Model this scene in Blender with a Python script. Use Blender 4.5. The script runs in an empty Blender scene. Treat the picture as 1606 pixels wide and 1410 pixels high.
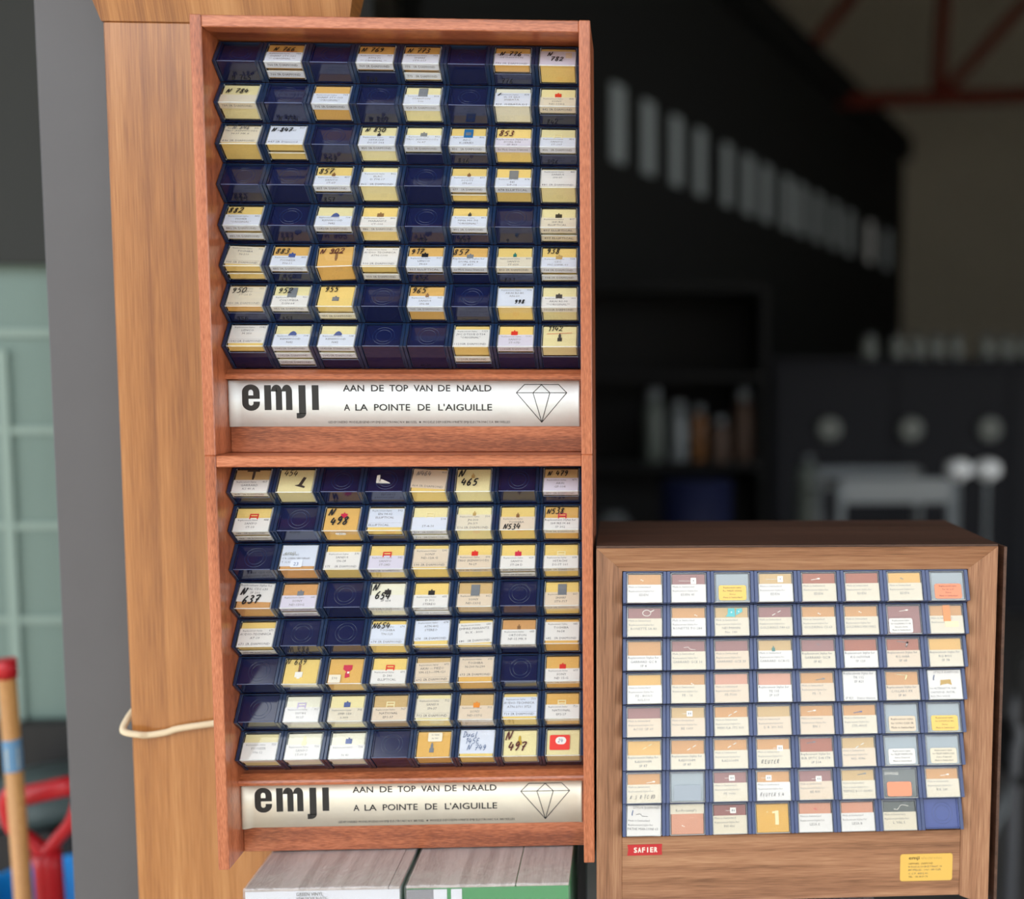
import bpy, bmesh, math, random
from mathutils import Matrix, Vector
random.seed(7)
MM = 0.001
S = bpy.context.scene
C = S.collection

# ------------------------------------------------------------------ camera
FPX, PPX, PPY, IW, IH = 1600.0, 1064.0, 706.0, 1606.0, 1410.0
CAM = Vector((0.33233, -0.80331, 0.06443))
YAW, PITCH, ROLL = 0.0442, -0.0757, -0.001
fw_ = Vector((math.sin(YAW)*math.cos(PITCH), math.cos(YAW)*math.cos(PITCH), math.sin(PITCH)))
r0 = Vector((math.cos(YAW), -math.sin(YAW), 0))
d0 = fw_.cross(r0)
rt_ = r0*math.cos(ROLL) + d0*math.sin(ROLL)
dn_ = -r0*math.sin(ROLL) + d0*math.cos(ROLL)
cd = bpy.data.cameras.new('camera')
cam = bpy.data.objects.new('camera', cd); C.objects.link(cam)
m = Matrix.Identity(4)
for i in range(3):
    m[i][0] = rt_[i]; m[i][1] = -dn_[i]; m[i][2] = -fw_[i]; m[i][3] = CAM[i]
cam.matrix_basis = m
cd.sensor_fit = 'HORIZONTAL'; cd.sensor_width = 36.0
cd.lens = FPX/IW*36.0
cd.shift_x = (IW/2-PPX)/IW
cd.shift_y = (PPY-IH/2)/IW
cd.clip_start = 0.02; cd.clip_end = 200
cd.dof.use_dof = True
cd.dof.focus_distance = 0.812
cd.dof.aperture_fstop = 2.1
S.camera = cam

def at(px, py, Y):
    """point of the place that lies at depth Y (metres behind the rack fronts)"""
    d = rt_*((px-PPX)/FPX) + dn_*((py-PPY)/FPX) + fw_
    return CAM + d*((Y-CAM.y)/d.y)

# ------------------------------------------------------------------ sky and exposure
w = bpy.data.worlds.new('sky'); S.world = w; w.use_nodes = True
bg = w.node_tree.nodes['Background']
bg.inputs['Color'].default_value = (0.90, 0.95, 1.0, 1)
bg.inputs['Strength'].default_value = 5.0
S.view_settings.view_transform = 'Standard'
S.view_settings.look = 'None'
S.view_settings.exposure = -0.55
S.view_settings.gamma = 1.0
S.view_settings.use_curve_mapping = False
try:
    S.cycles.use_denoising = True
    S.cycles.transparent_max_bounces = 16
    S.cycles.max_bounces = 10
except Exception:
    pass

# ------------------------------------------------------------------ helpers
def lin(c):
    return tuple(((v/255)/12.92 if v <= 10 else (((v/255)+0.055)/1.055)**2.4) for v in c)

def tag(o, label=None, cat=None, group=None, kind=None):
    if label: o['label'] = label
    if cat: o['category'] = cat
    if group: o['group'] = group
    if kind: o['kind'] = kind
    return o

def empty(name, loc=(0, 0, 0), mat=None):
    o = bpy.data.objects.new(name, None); C.objects.link(o)
    o.empty_display_size = 0.01
    if mat is not None: o.matrix_basis = mat
    else: o.location = loc
    return o

def link(name, me, parent=None, mat=None):
    o = bpy.data.objects.new(name, me); C.objects.link(o)
    if parent is not None: o.parent = parent
    if mat is not None: o.matrix_basis = mat
    return o

class MB:
    """collects shapes, builds one mesh"""
    def __init__(s): s.v = []; s.f = []; s.m = []; s.mats = []; s.sm = []
    def mi(s, mat):
        if mat not in s.mats: s.mats.append(mat)
        return s.mats.index(mat)
    def add(s, vs, fs, mat, smooth=False):
        b = len(s.v); s.v += [tuple(v) for v in vs]; k = s.mi(mat)
        for f in fs:
            s.f.append(tuple(b+i for i in f)); s.m.append(k); s.sm.append(smooth)
        return s
    def box(s, x0, x1, y0, y1, z0, z1, mat):
        vs = [(x, y, z) for z in (z0, z1) for y in (y0, y1) for x in (x0, x1)]
        return s.add(vs, [(0, 2, 3, 1), (4, 5, 7, 6), (0, 1, 5, 4), (2, 6, 7, 3), (0, 4, 6, 2), (1, 3, 7, 5)], mat)
    def bbox(s, x0, x1, y0, y1, z0, z1, b, mat, emat=None):
        """bevelled box (44 triangles)"""
        bm = bmesh.new()
        vs = [bm.verts.new((x, y, z)) for z in (z0, z1) for y in (y0, y1) for x in (x0, x1)]
        for f in [(0, 2, 3, 1), (4, 5, 7, 6), (0, 1, 5, 4), (2, 6, 7, 3), (0, 4, 6, 2), (1, 3, 7, 5)]:
            bm.faces.new([vs[i] for i in f])
        r = bmesh.ops.bevel(bm, geom=bm.edges[:], offset=b, offset_type='OFFSET', segments=1, affect='EDGES', profile=0.5)
        bm.verts.index_update()
        ar = sorted((f.calc_area() for f in bm.faces), reverse=True)
        lim = ar[5]*0.999
        V = [tuple(v.co) for v in bm.verts]
        big = [[v.index for v in f.verts] for f in bm.faces if max(abs(c) for c in f.normal) > 0.99]
        sml = [[v.index for v in f.verts] for f in bm.faces if max(abs(c) for c in f.normal) <= 0.99]
        base = len(s.v); s.v += V
        for L, mt in ((big, mat), (sml, emat or mat)):
            k = s.mi(mt)
            for f in L:
                s.f.append(tuple(base+i for i in f)); s.m.append(k); s.sm.append(False)
        bm.free()
        return s
    def prism(s, poly, lo, hi, axis, mat):
        """extrude polygon along axis; poly gives the two remaining coords in x,y,z order"""
        def p(a, b, t): return {'x': (t, a, b), 'y': (a, t, b), 'z': (a, b, t)}[axis]
        n = len(poly)
        vs = [p(a, b, lo) for a, b in poly]+[p(a, b, hi) for a, b in poly]
        fs = [tuple(range(n)), tuple(range(2*n-1, n-1, -1))]
        fs += [(i, n+i, n+(i+1) % n, (i+1) % n) for i in range(n)]
        return s.add(vs, fs, mat)
    def tube(s, path, r, mat, n=8, caps=True):
        path = [Vector(p) for p in path]; rs = r if isinstance(r, (list, tuple)) else [r]*len(path)
        vs = []; up = None
        for i, p in enumerate(path):
            t = (path[min(i+1, len(path)-1)]-path[max(i-1, 0)]).normalized()
            if up is None:
                up = t.orthogonal().normalized()
            up = (up-t*up.dot(t)).normalized(); sd = t.cross(up)
            for k in range(n):
                a = 2*math.pi*k/n
                vs.append(p+(up*math.cos(a)+sd*math.sin(a))*rs[i])
        fs = []
        for i in range(len(path)-1):
            for k in range(n):
                fs.append((i*n+k, i*n+(k+1) % n, (i+1)*n+(k+1) % n, (i+1)*n+k))
        s.add(vs, fs, mat, True)
        if caps:
            b = len(s.v)-len(vs); k0 = s.mi(mat)
            s.f.append(tuple(b+i for i in range(n-1, -1, -1))); s.m.append(k0); s.sm.append(False)
            e = b+(len(path)-1)*n
            s.f.append(tuple(e+i for i in range(n))); s.m.append(k0); s.sm.append(False)
        return s
    def stube(s, path, r, mat, n=8, caps=True, k=5):
        P = [Vector(p) for p in path]; Q = []; rs = r if isinstance(r, (list, tuple)) else [r]*len(P); rr = []
        for i in range(len(P)-1):
            a, b = P[i], P[i+1]; p0 = P[i-1] if i else a; p3 = P[i+2] if i+2 < len(P) else b
            for j in range(k):
                t = j/k
                Q.append(0.5*((2*a)+(b-p0)*t+(2*p0-5*a+4*b-p3)*t*t+(3*a-p0-3*b+p3)*t**3)); rr.append(rs[i]*(1-t)+rs[i+1]*t)
        Q.append(P[-1]); rr.append(rs[-1])
        return s.tube(Q, rr, mat, n, caps)
    def lathe(s, prof, ctr, mat, n=20):
        vs = []; cx, cy, cz = ctr
        for r, z in prof:
            for k in range(n):
                a = 2*math.pi*k/n; vs.append((cx+r*math.cos(a), cy+r*math.sin(a), cz+z))
        fs = []
        for i in range(len(prof)-1):
            for k in range(n):
                fs.append((i*n+k, i*n+(k+1) % n, (i+1)*n+(k+1) % n, (i+1)*n+k))
        fs2 = [tuple(range(n-1, -1, -1)), tuple((len(prof)-1)*n+k for k in range(n))]
        s.add(vs, fs, mat, True); b = len(s.v)-len(vs); k0 = s.mi(mat)
        for f in fs2:
            s.f.append(tuple(b+i for i in f)); s.m.append(k0); s.sm.append(False)
        return s
    def mesh(s, name):
        me = bpy.data.meshes.new(name)
        me.from_pydata(s.v, [], s.f)
        for mt in s.mats: me.materials.append(mt)
        me.polygons.foreach_set('material_index', s.m)
        me.polygons.foreach_set('use_smooth', s.sm)
        bm = bmesh.new(); bm.from_mesh(me); bmesh.ops.recalc_face_normals(bm, faces=bm.faces[:]); bm.to_mesh(me); bm.free()
        me.update()
        return me
    def flat(s, name):
        """mesh without normal recalculation (print)"""
        me = bpy.data.meshes.new(name)
        me.from_pydata(s.v, [], s.f)
        for mt in s.mats: me.materials.append(mt)
        me.polygons.foreach_set('material_index', s.m)
        me.update()
        return me
    def build(s, name, parent=None, mat=None):
        return link(name, s.mesh(name), parent, mat)

# ------------------------------------------------------------------ materials
MATS = {}
def pbr(name, col, rough=0.5, metal=0.0, spec=0.5, coat=0.0, trans=0.0, vary=0.0, vscale=400, emit=None, estr=0.0, bump=0.0, bscale=900):
    if name in MATS: return MATS[name]
    mt = bpy.data.materials.new(name); mt.use_nodes = True
    nt = mt.node_tree; b = nt.nodes['Principled BSDF']
    b.inputs['Base Color'].default_value = (*col, 1)
    b.inputs['Roughness'].default_value = rough
    b.inputs['Metallic'].default_value = metal
    b.inputs['Specular IOR Level'].default_value = spec
    b.inputs['Coat Weight'].default_value = coat
    b.inputs['Coat Roughness'].default_value = 0.08
    b.inputs['Transmission Weight'].default_value = trans
    if emit:
        b.inputs['Emission Color'].default_value = (*emit, 1); b.inputs['Emission Strength'].default_value = estr
    if vary or bump:
        tc = nt.nodes.new('ShaderNodeTexCoord')
    if vary:
        nz = nt.nodes.new('ShaderNodeTexNoise'); nz.inputs['Scale'].default_value = vscale; nz.inputs['Detail'].default_value = 5
        nt.links.new(tc.outputs['Object'], nz.inputs['Vector'])
        mx = nt.nodes.new('ShaderNodeMix'); mx.data_type = 'RGBA'
        mx.inputs['A'].default_value = (*[c*(1-vary) for c in col], 1)
        mx.inputs['B'].default_value = (*[min(1, c*(1+vary)) for c in col], 1)
        nt.links.new(nz.outputs['Fac'], mx.inputs['Factor']); nt.links.new(mx.outputs['Result'], b.inputs['Base Color'])
    if bump:
        nb = nt.nodes.new('ShaderNodeTexNoise'); nb.inputs['Scale'].default_value = bscale; nb.inputs['Detail'].default_value = 3
        nt.links.new(tc.outputs['Object'], nb.inputs['Vector'])
        bp = nt.nodes.new('ShaderNodeBump'); bp.inputs['Strength'].default_value = bump; bp.inputs['Distance'].default_value = 0.001
        nt.links.new(nb.outputs['Fac'], bp.inputs['Height']); nt.links.new(bp.outputs['Normal'], b.inputs['Normal'])
    MATS[name] = mt
    return mt

def wood(name, c1, c2, c3, axis, rough=0.4, coat=0.15, big=60.0, fine=1300.0, stretch=0.03, bump=0.15, also=None, pores=4.0):
    """veneer: streaks along axis plus fine pores"""
    mt = bpy.data.materials.new(name); mt.use_nodes = True
    nt = mt.node_tree; N = nt.nodes; Lk = nt.links; b = N['Principled BSDF']
    tc = N.new('ShaderNodeTexCoord')
    def mp(sc, st=stretch):
        q = N.new('ShaderNodeMapping'); v = [sc, sc, sc]; v['xyz'.index(axis)] = sc*st
        if also: v['xyz'.index(also)] = sc*st
        q.inputs['Scale'].default_value = v; Lk.new(tc.outputs['Object'], q.inputs['Vector']); return q
    n1 = N.new('ShaderNodeTexNoise'); n1.inputs['Scale'].default_value = 1; n1.inputs['Detail'].default_value = 6; n1.inputs['Distortion'].default_value = 0.6
    Lk.new(mp(big).outputs[0], n1.inputs['Vector'])
    n2 = N.new('ShaderNodeTexNoise'); n2.inputs['Scale'].default_value = 1; n2.inputs['Detail'].default_value = 3
    Lk.new(mp(fine, stretch*pores).outputs[0], n2.inputs['Vector'])
    ad = N.new('ShaderNodeMix'); ad.data_type = 'FLOAT'; ad.inputs['Factor'].default_value = 0.42
    Lk.new(n1.outputs['Fac'], ad.inputs['A']); Lk.new(n2.outputs['Fac'], ad.inputs['B'])
    cr = N.new('ShaderNodeValToRGB'); e = cr.color_ramp.elements
    e[0].position = 0.36; e[0].color = (*c1, 1); e[1].position = 0.64; e[1].color = (*c3, 1)
    k = e.new(0.5); k.color = (*c2, 1)
    Lk.new(ad.outputs['Result'], cr.inputs['Fac']); Lk.new(cr.outputs['Color'], b.inputs['Base Color'])
    bp = N.new('ShaderNodeBump'); bp.inputs['Strength'].default_value = bump; bp.inputs['Distance'].default_value = 0.0006
    Lk.new(n2.outputs['Fac'], bp.inputs['Height']); Lk.new(bp.outputs['Normal'], b.inputs['Normal'])
    b.inputs['Roughness'].default_value = rough; b.inputs['Coat Weight'].default_value = coat; b.inputs['Coat Roughness'].default_value = 0.22
    return mt

MAH = [lin((126, 63, 34)), lin((178, 101, 64)), lin((206, 130, 92))]
rack_v = wood('mahogany_upright', *MAH, 'z', rough=0.38, coat=0.6)
rack_h = wood('mahogany_across', *MAH, 'x', rough=0.38, coat=0.6)
TEAK = [lin((126, 72, 28)), lin((172, 112, 56)), lin((194, 138, 82))]
board_v = wood('teak_upright', *TEAK, 'z', rough=0.36, coat=0.9, big=45, stretch=0.02, bump=0.05, also='y', pores=0.8)
WAL = [lin((112, 76, 52)), lin((156, 110, 80)), lin((182, 138, 104))]
wal_v = wood('walnut_upright', *WAL, 'z', rough=0.45, coat=0.1, big=110, stretch=0.02, pores=1.5)
wal_h = wood('walnut_across', *WAL, 'x', rough=0.45, coat=0.1, big=110, stretch=0.02, pores=1.5)
DWL = [lin((58, 38, 28)), lin((82, 56, 44)), lin((100, 72, 58))]
dwal_h = wood('dark_walnut', *DWL, 'x', rough=0.5, coat=0.05, big=90, stretch=0.03)
dwal_y = wood('dark_walnut_depth', *DWL, 'y', rough=0.5, coat=0.05, big=90, stretch=0.03)
GOK = [lin((168, 158, 154)), lin((200, 191, 187)), lin((216, 208, 205))]
plank_y = wood('grey_oak_print', *GOK, 'y', rough=0.35, coat=0.4, big=120, stretch=0.03)
STK = [lin((170, 115, 60)), lin((196, 142, 84)), lin((210, 160, 100))]
stick_z = wood('broomstick_wood', *STK, 'z', rough=0.5, coat=0.1)

navy = pbr('navy_plastic', (0.008, 0.024, 0.070), rough=0.14, spec=0.6, coat=0.3)
navy_d = pbr('navy_plastic_deep', (0.005, 0.009, 0.052), rough=0.12, spec=0.6, coat=0.3, bump=0.02, bscale=60)
navy_s = pbr('slate_blue_plastic', (0.055, 0.080, 0.185), rough=0.3, spec=0.5)
navy_t = pbr('slate_blue_tray', (0.075, 0.105, 0.29), rough=0.25, spec=0.5)
navy_hl = pbr('navy_lip_highlight', (0.10, 0.135, 0.26), rough=0.2, spec=0.8, coat=0.5)  # highlight along the lip, painted as a lighter blue on its bevels
ink = pbr('black_marker', (0.006, 0.006, 0.007), rough=0.6)
ink_red = pbr('red_marker', (0.55, 0.05, 0.02), rough=0.6)
ink_brown = pbr('brown_marker', (0.09, 0.015, 0.012), rough=0.6)
ink_pen = pbr('blue_grey_pen', (0.10, 0.15, 0.28), rough=0.6)
ink_faint = pbr('faded_pen', (0.20, 0.19, 0.19), rough=0.6)
ink_dim = pbr('faded_marker_on_plastic', (0.004, 0.005, 0.012), rough=0.7)
printm = pbr('typed_print', (0.07, 0.07, 0.08), rough=0.7)
print_f = pbr('pale_print', (0.17, 0.165, 0.16), rough=0.7)
sign_black = pbr('sign_print', (0.018, 0.018, 0.018), rough=0.5)
PAPER = {
    'W': pbr('white_paper', lin((228, 226, 222)), rough=0.75, vary=0.03),
    'B': pbr('bluish_white_paper', lin((216, 222, 234)), rough=0.75, vary=0.03),
    'C': pbr('cream_paper', lin((222, 214, 194)), rough=0.75, vary=0.04),
    'P': pbr('pinkish_paper', lin((222, 206, 184)), rough=0.75, vary=0.04),
    'L': pbr('lavender_white_paper', lin((214, 210, 224)), rough=0.75, vary=0.03),
    'Y': pbr('yellow_sticker', lin((240, 200, 110)), rough=0.5),
    'S': pbr('salmon_sticker', lin((238, 150, 116)), rough=0.5),
    'R': pbr('red_card', lin((220, 52, 40)), rough=0.5),
    'G': pbr('grey_card', lin((158, 168, 178)), rough=0.5),
}
FOAM = {
    'y': pbr('yellow_foam', lin((234, 206, 126)), rough=0.9, vary=0.07, vscale=700, bump=0.3),
    'o': pbr('amber_foam', lin((224, 180, 102)), rough=0.9, vary=0.07, vscale=700, bump=0.3),
    'p': pbr('pale_yellow_foam', lin((232, 222, 170)), rough=0.9, vary=0.06, vscale=700, bump=0.3),
    'w': pbr('off_white_foam', lin((232, 230, 210)), rough=0.9, vary=0.05, vscale=700, bump=0.3),
    't': pbr('tan_foam', lin((206, 176, 124)), rough=0.9, vary=0.07, vscale=700, bump=0.3),
    'a': pbr('orange_foam', lin((208, 158, 102)), rough=0.9, vary=0.10, vscale=500, bump=0.3),
    'm': pbr('mauve_foam', lin((158, 114, 110)), rough=0.9, vary=0.10, vscale=500, bump=0.3),
    'r': pbr('brick_red_foam', lin((172, 106, 82)), rough=0.9, vary=0.16, vscale=900, bump=0.3),
    'k': pbr('pink_foam', lin((214, 160, 136)), rough=0.9, vary=0.08, vscale=500, bump=0.3),
    's': pbr('silver_grey_foam', lin((160, 172, 178)), rough=0.6, vary=0.06, vscale=300),
    'g': pbr('slate_foam', lin((112, 118, 116)), rough=0.8, vary=0.08, vscale=500),
}
PLAS = {
    'red': pbr('red_plastic', lin((215, 40, 34)), rough=0.35),
    'pink': pbr('crimson_plastic', lin((205, 40, 74)), rough=0.35),
    'blue': pbr('blue_plastic', lin((70, 90, 150)), rough=0.35),
    'cyan': pbr('cyan_plastic', lin((30, 110, 170)), rough=0.35),
    'teal': pbr('teal_plastic', lin((60, 190, 196)), rough=0.45),
    'green': pbr('green_plastic', lin((40, 120, 110)), rough=0.35),
    'grey': pbr('grey_plastic', lin((120, 126, 134)), rough=0.35),
    'dark': pbr('dark_grey_plastic', lin((62, 58, 56)), rough=0.35),
    'black': pbr('black_plastic', lin((30, 28, 30)), rough=0.35),
    'brown': pbr('brown_plastic', lin((140, 100, 60)), rough=0.4),
    'tan': pbr('tan_plastic', lin((190, 160, 100)), rough=0.4),
    'white': pbr('white_plastic', lin((240, 238, 230)), rough=0.4),
    'gold': pbr('gold_plastic', lin((190, 160, 40)), rough=0.35),
    'orange': pbr('orange_plastic', lin((226, 140, 40)), rough=0.4),
    'cream': pbr('cream_plastic', lin((236, 226, 180)), rough=0.4),
    'metal': pbr('bare_metal', lin((170, 170, 172)), rough=0.3, metal=1.0),
    'lilac': pbr('lilac_plastic', lin((190, 176, 210)), rough=0.4),
}

def clear_mat(name, refl, tint, rough, haze=0.0, hazecol=(1, 1, 1)):
    mt = bpy.data.materials.new(name); mt.use_nodes = True
    nt = mt.node_tree; N = nt.nodes; Lk = nt.links
    N.remove(N['Principled BSDF']); out = N['Material Output']
    tr = N.new('ShaderNodeBsdfTransparent'); tr.inputs['Color'].default_value = (*tint, 1)
    gl = N.new('ShaderNodeBsdfGlossy'); gl.inputs['Roughness'].default_value = rough
    fr = N.new('ShaderNodeFresnel'); fr.inputs['IOR'].default_value = 1.5
    mu = N.new('ShaderNodeMath'); mu.operation = 'MULTIPLY'; mu.inputs[1].default_value = refl; mu.use_clamp = True
    Lk.new(fr.outputs[0], mu.inputs[0])
    mn = N.new('ShaderNodeMath'); mn.operation = 'MINIMUM'; mn.inputs[1].default_value = 0.28; Lk.new(mu.outputs[0], mn.inputs[0]); mu = mn
    mx = N.new('ShaderNodeMixShader'); Lk.new(mu.outputs[0], mx.inputs[0])
    base = tr
    if haze:
        df = N.new('ShaderNodeBsdfDiffuse'); df.inputs['Color'].default_value = (*hazecol, 1)
        m2 = N.new('ShaderNodeMixShader'); m2.inputs[0].default_value = haze
        Lk.new(tr.outputs[0], m2.inputs[1]); Lk.new(df.outputs[0], m2.inputs[2]); base = m2
    Lk.new(base.outputs[0], mx.inputs[1]); Lk.new(gl.outputs[0], mx.inputs[2]); Lk.new(mx.outputs[0], out.inputs['Surface'])
    return mt
clear = clear_mat('clear_plastic', 1.5, (1.0, 1.0, 1.0), 0.06)
clear_e = clear_mat('clear_plastic_edge', 3.0, (0.86, 0.92, 0.95), 0.12, 0.58, (0.86, 0.91, 0.94))
film = clear_mat('shrink_film', 1.6, (0.97, 0.97, 0.98), 0.16, 0.05, (0.9, 0.9, 0.95))
# the film is creased
_nt = film.node_tree; _tc = _nt.nodes.new('ShaderNodeTexCoord'); _nz = _nt.nodes.new('ShaderNodeTexNoise')
_nz.inputs['Scale'].default_value = 45; _nz.inputs['Detail'].default_value = 6; _nz.inputs['Distortion'].default_value = 1.5
_bp = _nt.nodes.new('ShaderNodeBump'); _bp.inputs['Strength'].default_value = 0.6; _bp.inputs['Distance'].default_value = 0.004
_nt.links.new(_tc.outputs['Object'], _nz.inputs['Vector']); _nt.links.new(_nz.outputs['Fac'], _bp.inputs['Height'])
for _n in _nt.nodes:
    if _n.type == 'BSDF_GLOSSY': _nt.links.new(_bp.outputs['Normal'], _n.inputs['Normal'])

def brushed(name, col, rough):
    mt = bpy.data.materials.new(name); mt.use_nodes = True
    nt = mt.node_tree; N = nt.nodes; Lk = nt.links; b = N['Principled BSDF']
    tc = N.new('ShaderNodeTexCoord'); mp = N.new('ShaderNodeMapping'); mp.inputs['Scale'].default_value = (30, 30, 60)
    Lk.new(tc.outputs['Object'], mp.inputs['Vector'])
    nz = N.new('ShaderNodeTexNoise'); nz.inputs['Scale'].default_value = 1; nz.inputs['Detail'].default_value = 8; nz.inputs['Roughness'].default_value = 0.7
    Lk.new(mp.outputs[0], nz.inputs['Vector'])
    mx = N.new('ShaderNodeMix'); mx.data_type = 'RGBA'
    mx.inputs['A'].default_value = (*[c*0.84 for c in col], 1); mx.inputs['B'].default_value = (*[min(1, c*1.08) for c in col], 1)
    Lk.new(nz.outputs['Fac'], mx.inputs['Factor']); Lk.new(mx.outputs['Result'], b.inputs['Base Color'])
    b.inputs['Metallic'].default_value = 0.35; b.inputs['Roughness'].default_value = rough
    return mt
sign_up = brushed('worn_silver_sky_reflection', (0.86, 0.90, 0.90), 0.55)  # whitish reflection of the sky put into the base colour
sign_lo = brushed('silver_ground_reflection', (0.86, 0.81, 0.68), 0.45)  # cream reflection of the ground put into the base colour

# ------------------------------------------------------------------ lettering
_tc_cache = {}
def text_geo(s, res=2):
    key = (s, res)
    if key in _tc_cache: return _tc_cache[key]
    cu = bpy.data.curves.new('t', 'FONT'); cu.body = s; cu.size = 1.0; cu.resolution_u = res; cu.fill_mode = 'FRONT'
    ob = bpy.data.objects.new('t', cu)
    me = bpy.data.meshes.new_from_object(ob)
    V = [(v.co.x, v.co.y) for v in me.vertices]; Fc = [tuple(p.vertices) for p in me.polygons]
    bpy.data.objects.remove(ob); bpy.data.meshes.remove(me); bpy.data.curves.remove(cu)
    if not V: V = [(0, 0)]; Fc = []
    x0 = min(v[0] for v in V); x1 = max(v[0] for v in V)
    V = [(v[0]-x0, v[1]) for v in V]
    _tc_cache[key] = (V, Fc, x1-x0)
    return _tc_cache[key]
CAPH = 0.70
def put_text(mb, s, x, y, h, fn, mat, align='c', maxw=None, wide=1.0, res=1, width=None):
    """x,y baseline in local plane; h = capital height; fn maps (x,y) to 3D"""
    V, Fc, wd = text_geo(s, res)
    k = h/CAPH; kx = k*wide
    if width: kx = width/max(wd, 1e-6)
    if maxw and wd*kx > maxw: kx = maxw/wd
    ox = {'l': 0, 'c': -wd*kx/2, 'r': -wd*kx}[align]
    mb.add([fn(x+ox+vx*kx, y+vy*k) for vx, vy in V], Fc, mat)

# handwritten strokes, unit box 0..1 wide, 0..1 tall
HW = {
    '0': [[(.5, 1), (.2, .8), (.1, .4), (.3, .05), (.6, .05), (.85, .45), (.75, .85), (.5, 1)]],
    '1': [[(.2, .72), (.55, 1), (.45, 0)]],
    '2': [[(.15, .75), (.4, 1), (.75, .9), (.75, .65), (.4, .3), (.1, .05), (.5, .12), (.9, .02)]],
    '3': [[(.2, .95), (.6, 1), (.75, .8), (.4, .55), (.75, .4), (.65, .1), (.3, 0), (.1, .12)]],
    '4': [[(.35, 1), (.1, .4), (.5, .38), (.9, .45)], [(.72, .75), (.6, 0)]],
    '5': [[(.9, 1), (.35, .95), (.25, .55), (.6, .6), (.75, .3), (.5, .02), (.15, .08)]],
    '6': [[(.7, 1), (.3, .65), (.15, .25), (.35, 0), (.65, .08), (.7, .35), (.4, .45), (.2, .28)]],
    '7': [[(.1, .9), (.45, 1), (.85, .95), (.55, .5), (.4, 0)], [(.25, .48), (.8, .55)]],
    '8': [[(.8, .9), (.5, 1), (.25, .8), (.5, .55), (.75, .28), (.5, 0), (.2, .18), (.45, .5), (.8, .9)]],
    '9': [[(.75, .85), (.45, 1), (.2, .75), (.4, .5), (.75, .8), (.65, .3), (.35, 0)]],
    'N': [[(.05, 0), (.25, .95), (.6, .05), (.95, 1)]],
    'D': [[(.3, 1), (.25, 0)], [(.05, .95), (.6, .95), (.9, .5), (.6, .05), (.1, 0)]],
    'u': [[(.1, .55), (.15, .1), (.5, .05), (.7, .55), (.75, .05)]],
    'a': [[(.75, .5), (.3, .5), (.15, .15), (.45, 0), (.7, .3), (.8, 0)]],
    'l': [[(.4, 1), (.3, .1), (.6, 0)]],
    'E': [[(.8, .9), (.3, .9), (.25, .05), (.85, .05)], [(.28, .5), (.7, .52)]],
    '/': [[(.1, .1), (.9, .9)]],
    '-': [[(.1, .5), (.9, .55)]],
    '~': [[(.0, .4), (.3, .6), (.6, .4), (1, .6)]],
    '.': [[(.4, .08), (.55, .0)]],
    'R': [[(.1, 0), (.25, 1), (.7, .9), (.65, .55), (.2, .5), (.85, 0)]],
    'C': [[(.85, .85), (.5, 1), (.15, .5), (.4, .02), (.85, .15)]],
    'T': [[(.1, 1), (.95, .95)], [(.5, .97), (.4, 0)]],
    'U': [[(.1, 1), (.2, .15), (.5, 0), (.8, .3), (.85, 1)]],
    'B': [[(.15, 0), (.25, 1), (.75, .85), (.3, .55), (.8, .3), (.15, 0)]],
    'S': [[(.85, .9), (.45, 1), (.3, .7), (.7, .4), (.5, .02), (.1, .12)]],
}
def put_hand(mb, s, x, y, h, th, fn, mat, slant=0.22, adv=0.72, jit=0.05):
    rnd = random.Random(s+str(round(x*1e4)))
    cx = x
    for ch in s:
        if ch == ' ':
            cx += h*adv*0.55; continue
        dy = rnd.uniform(-jit, jit)*h; kk = rnd.uniform(0.93, 1.08)
        for st in HW.get(ch, HW['~']):
            P = []
            for i in range(len(st)-1):          # densify a little for round strokes
                a, b_ = st[i], st[i+1]
                p0 = st[i-1] if i else a; p3 = st[i+2] if i+2 < len(st) else b_
                for t in (0, .34, .67):
                    q = [0.5*((2*a[k])+(-p0[k]+b_[k])*t+(2*p0[k]-5*a[k]+4*b_[k]-p3[k])*t*t+(-p0[k]+3*a[k]-3*b_[k]+p3[k])*t**3) for k in (0, 1)]
                    P.append(q)
            P.append(list(st[-1]))
            Q = [(cx+(px*0.66*kk+py*slant)*h*0.92, y+dy+py*h*kk) for px, py in P]
            L = []; Rr = []
            for i in range(len(Q)):
                ax, ay = Q[max(i-1, 0)]; bx, by = Q[min(i+1, len(Q)-1)]
                dx, dy2 = bx-ax, by-ay; l = math.hypot(dx, dy2) or 1e-9
                nx, ny = -dy2/l*th/2, dx/l*th/2
                L.append((Q[i][0]+nx, Q[i][1]+ny)); Rr.append((Q[i][0]-nx, Q[i][1]-ny))
            n = len(Q)
            mb.add([fn(*p) for p in L]+[fn(*p) for p in Rr], [(i, n+i, n+i+1, i+1) for i in range(n-1)], mat)
        cx += h*adv*((1.22 if ch.isalpha() and len(s) > 4 else 0.95) if ch != '1' else 0.7)

def round_rect(x0, x1, y0, y1, r, n=4):
    P = []
    for cx, cy, a0 in ((x1-r, y1-r, 0), (x0+r, y1-r, 90), (x0+r, y0+r, 180), (x1-r, y0+r, 270)):
        for i in range(n+1):
            a = math.radians(a0+90*i/n); P.append((cx+r*math.cos(a), cy+r*math.sin(a)))
    return P

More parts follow.
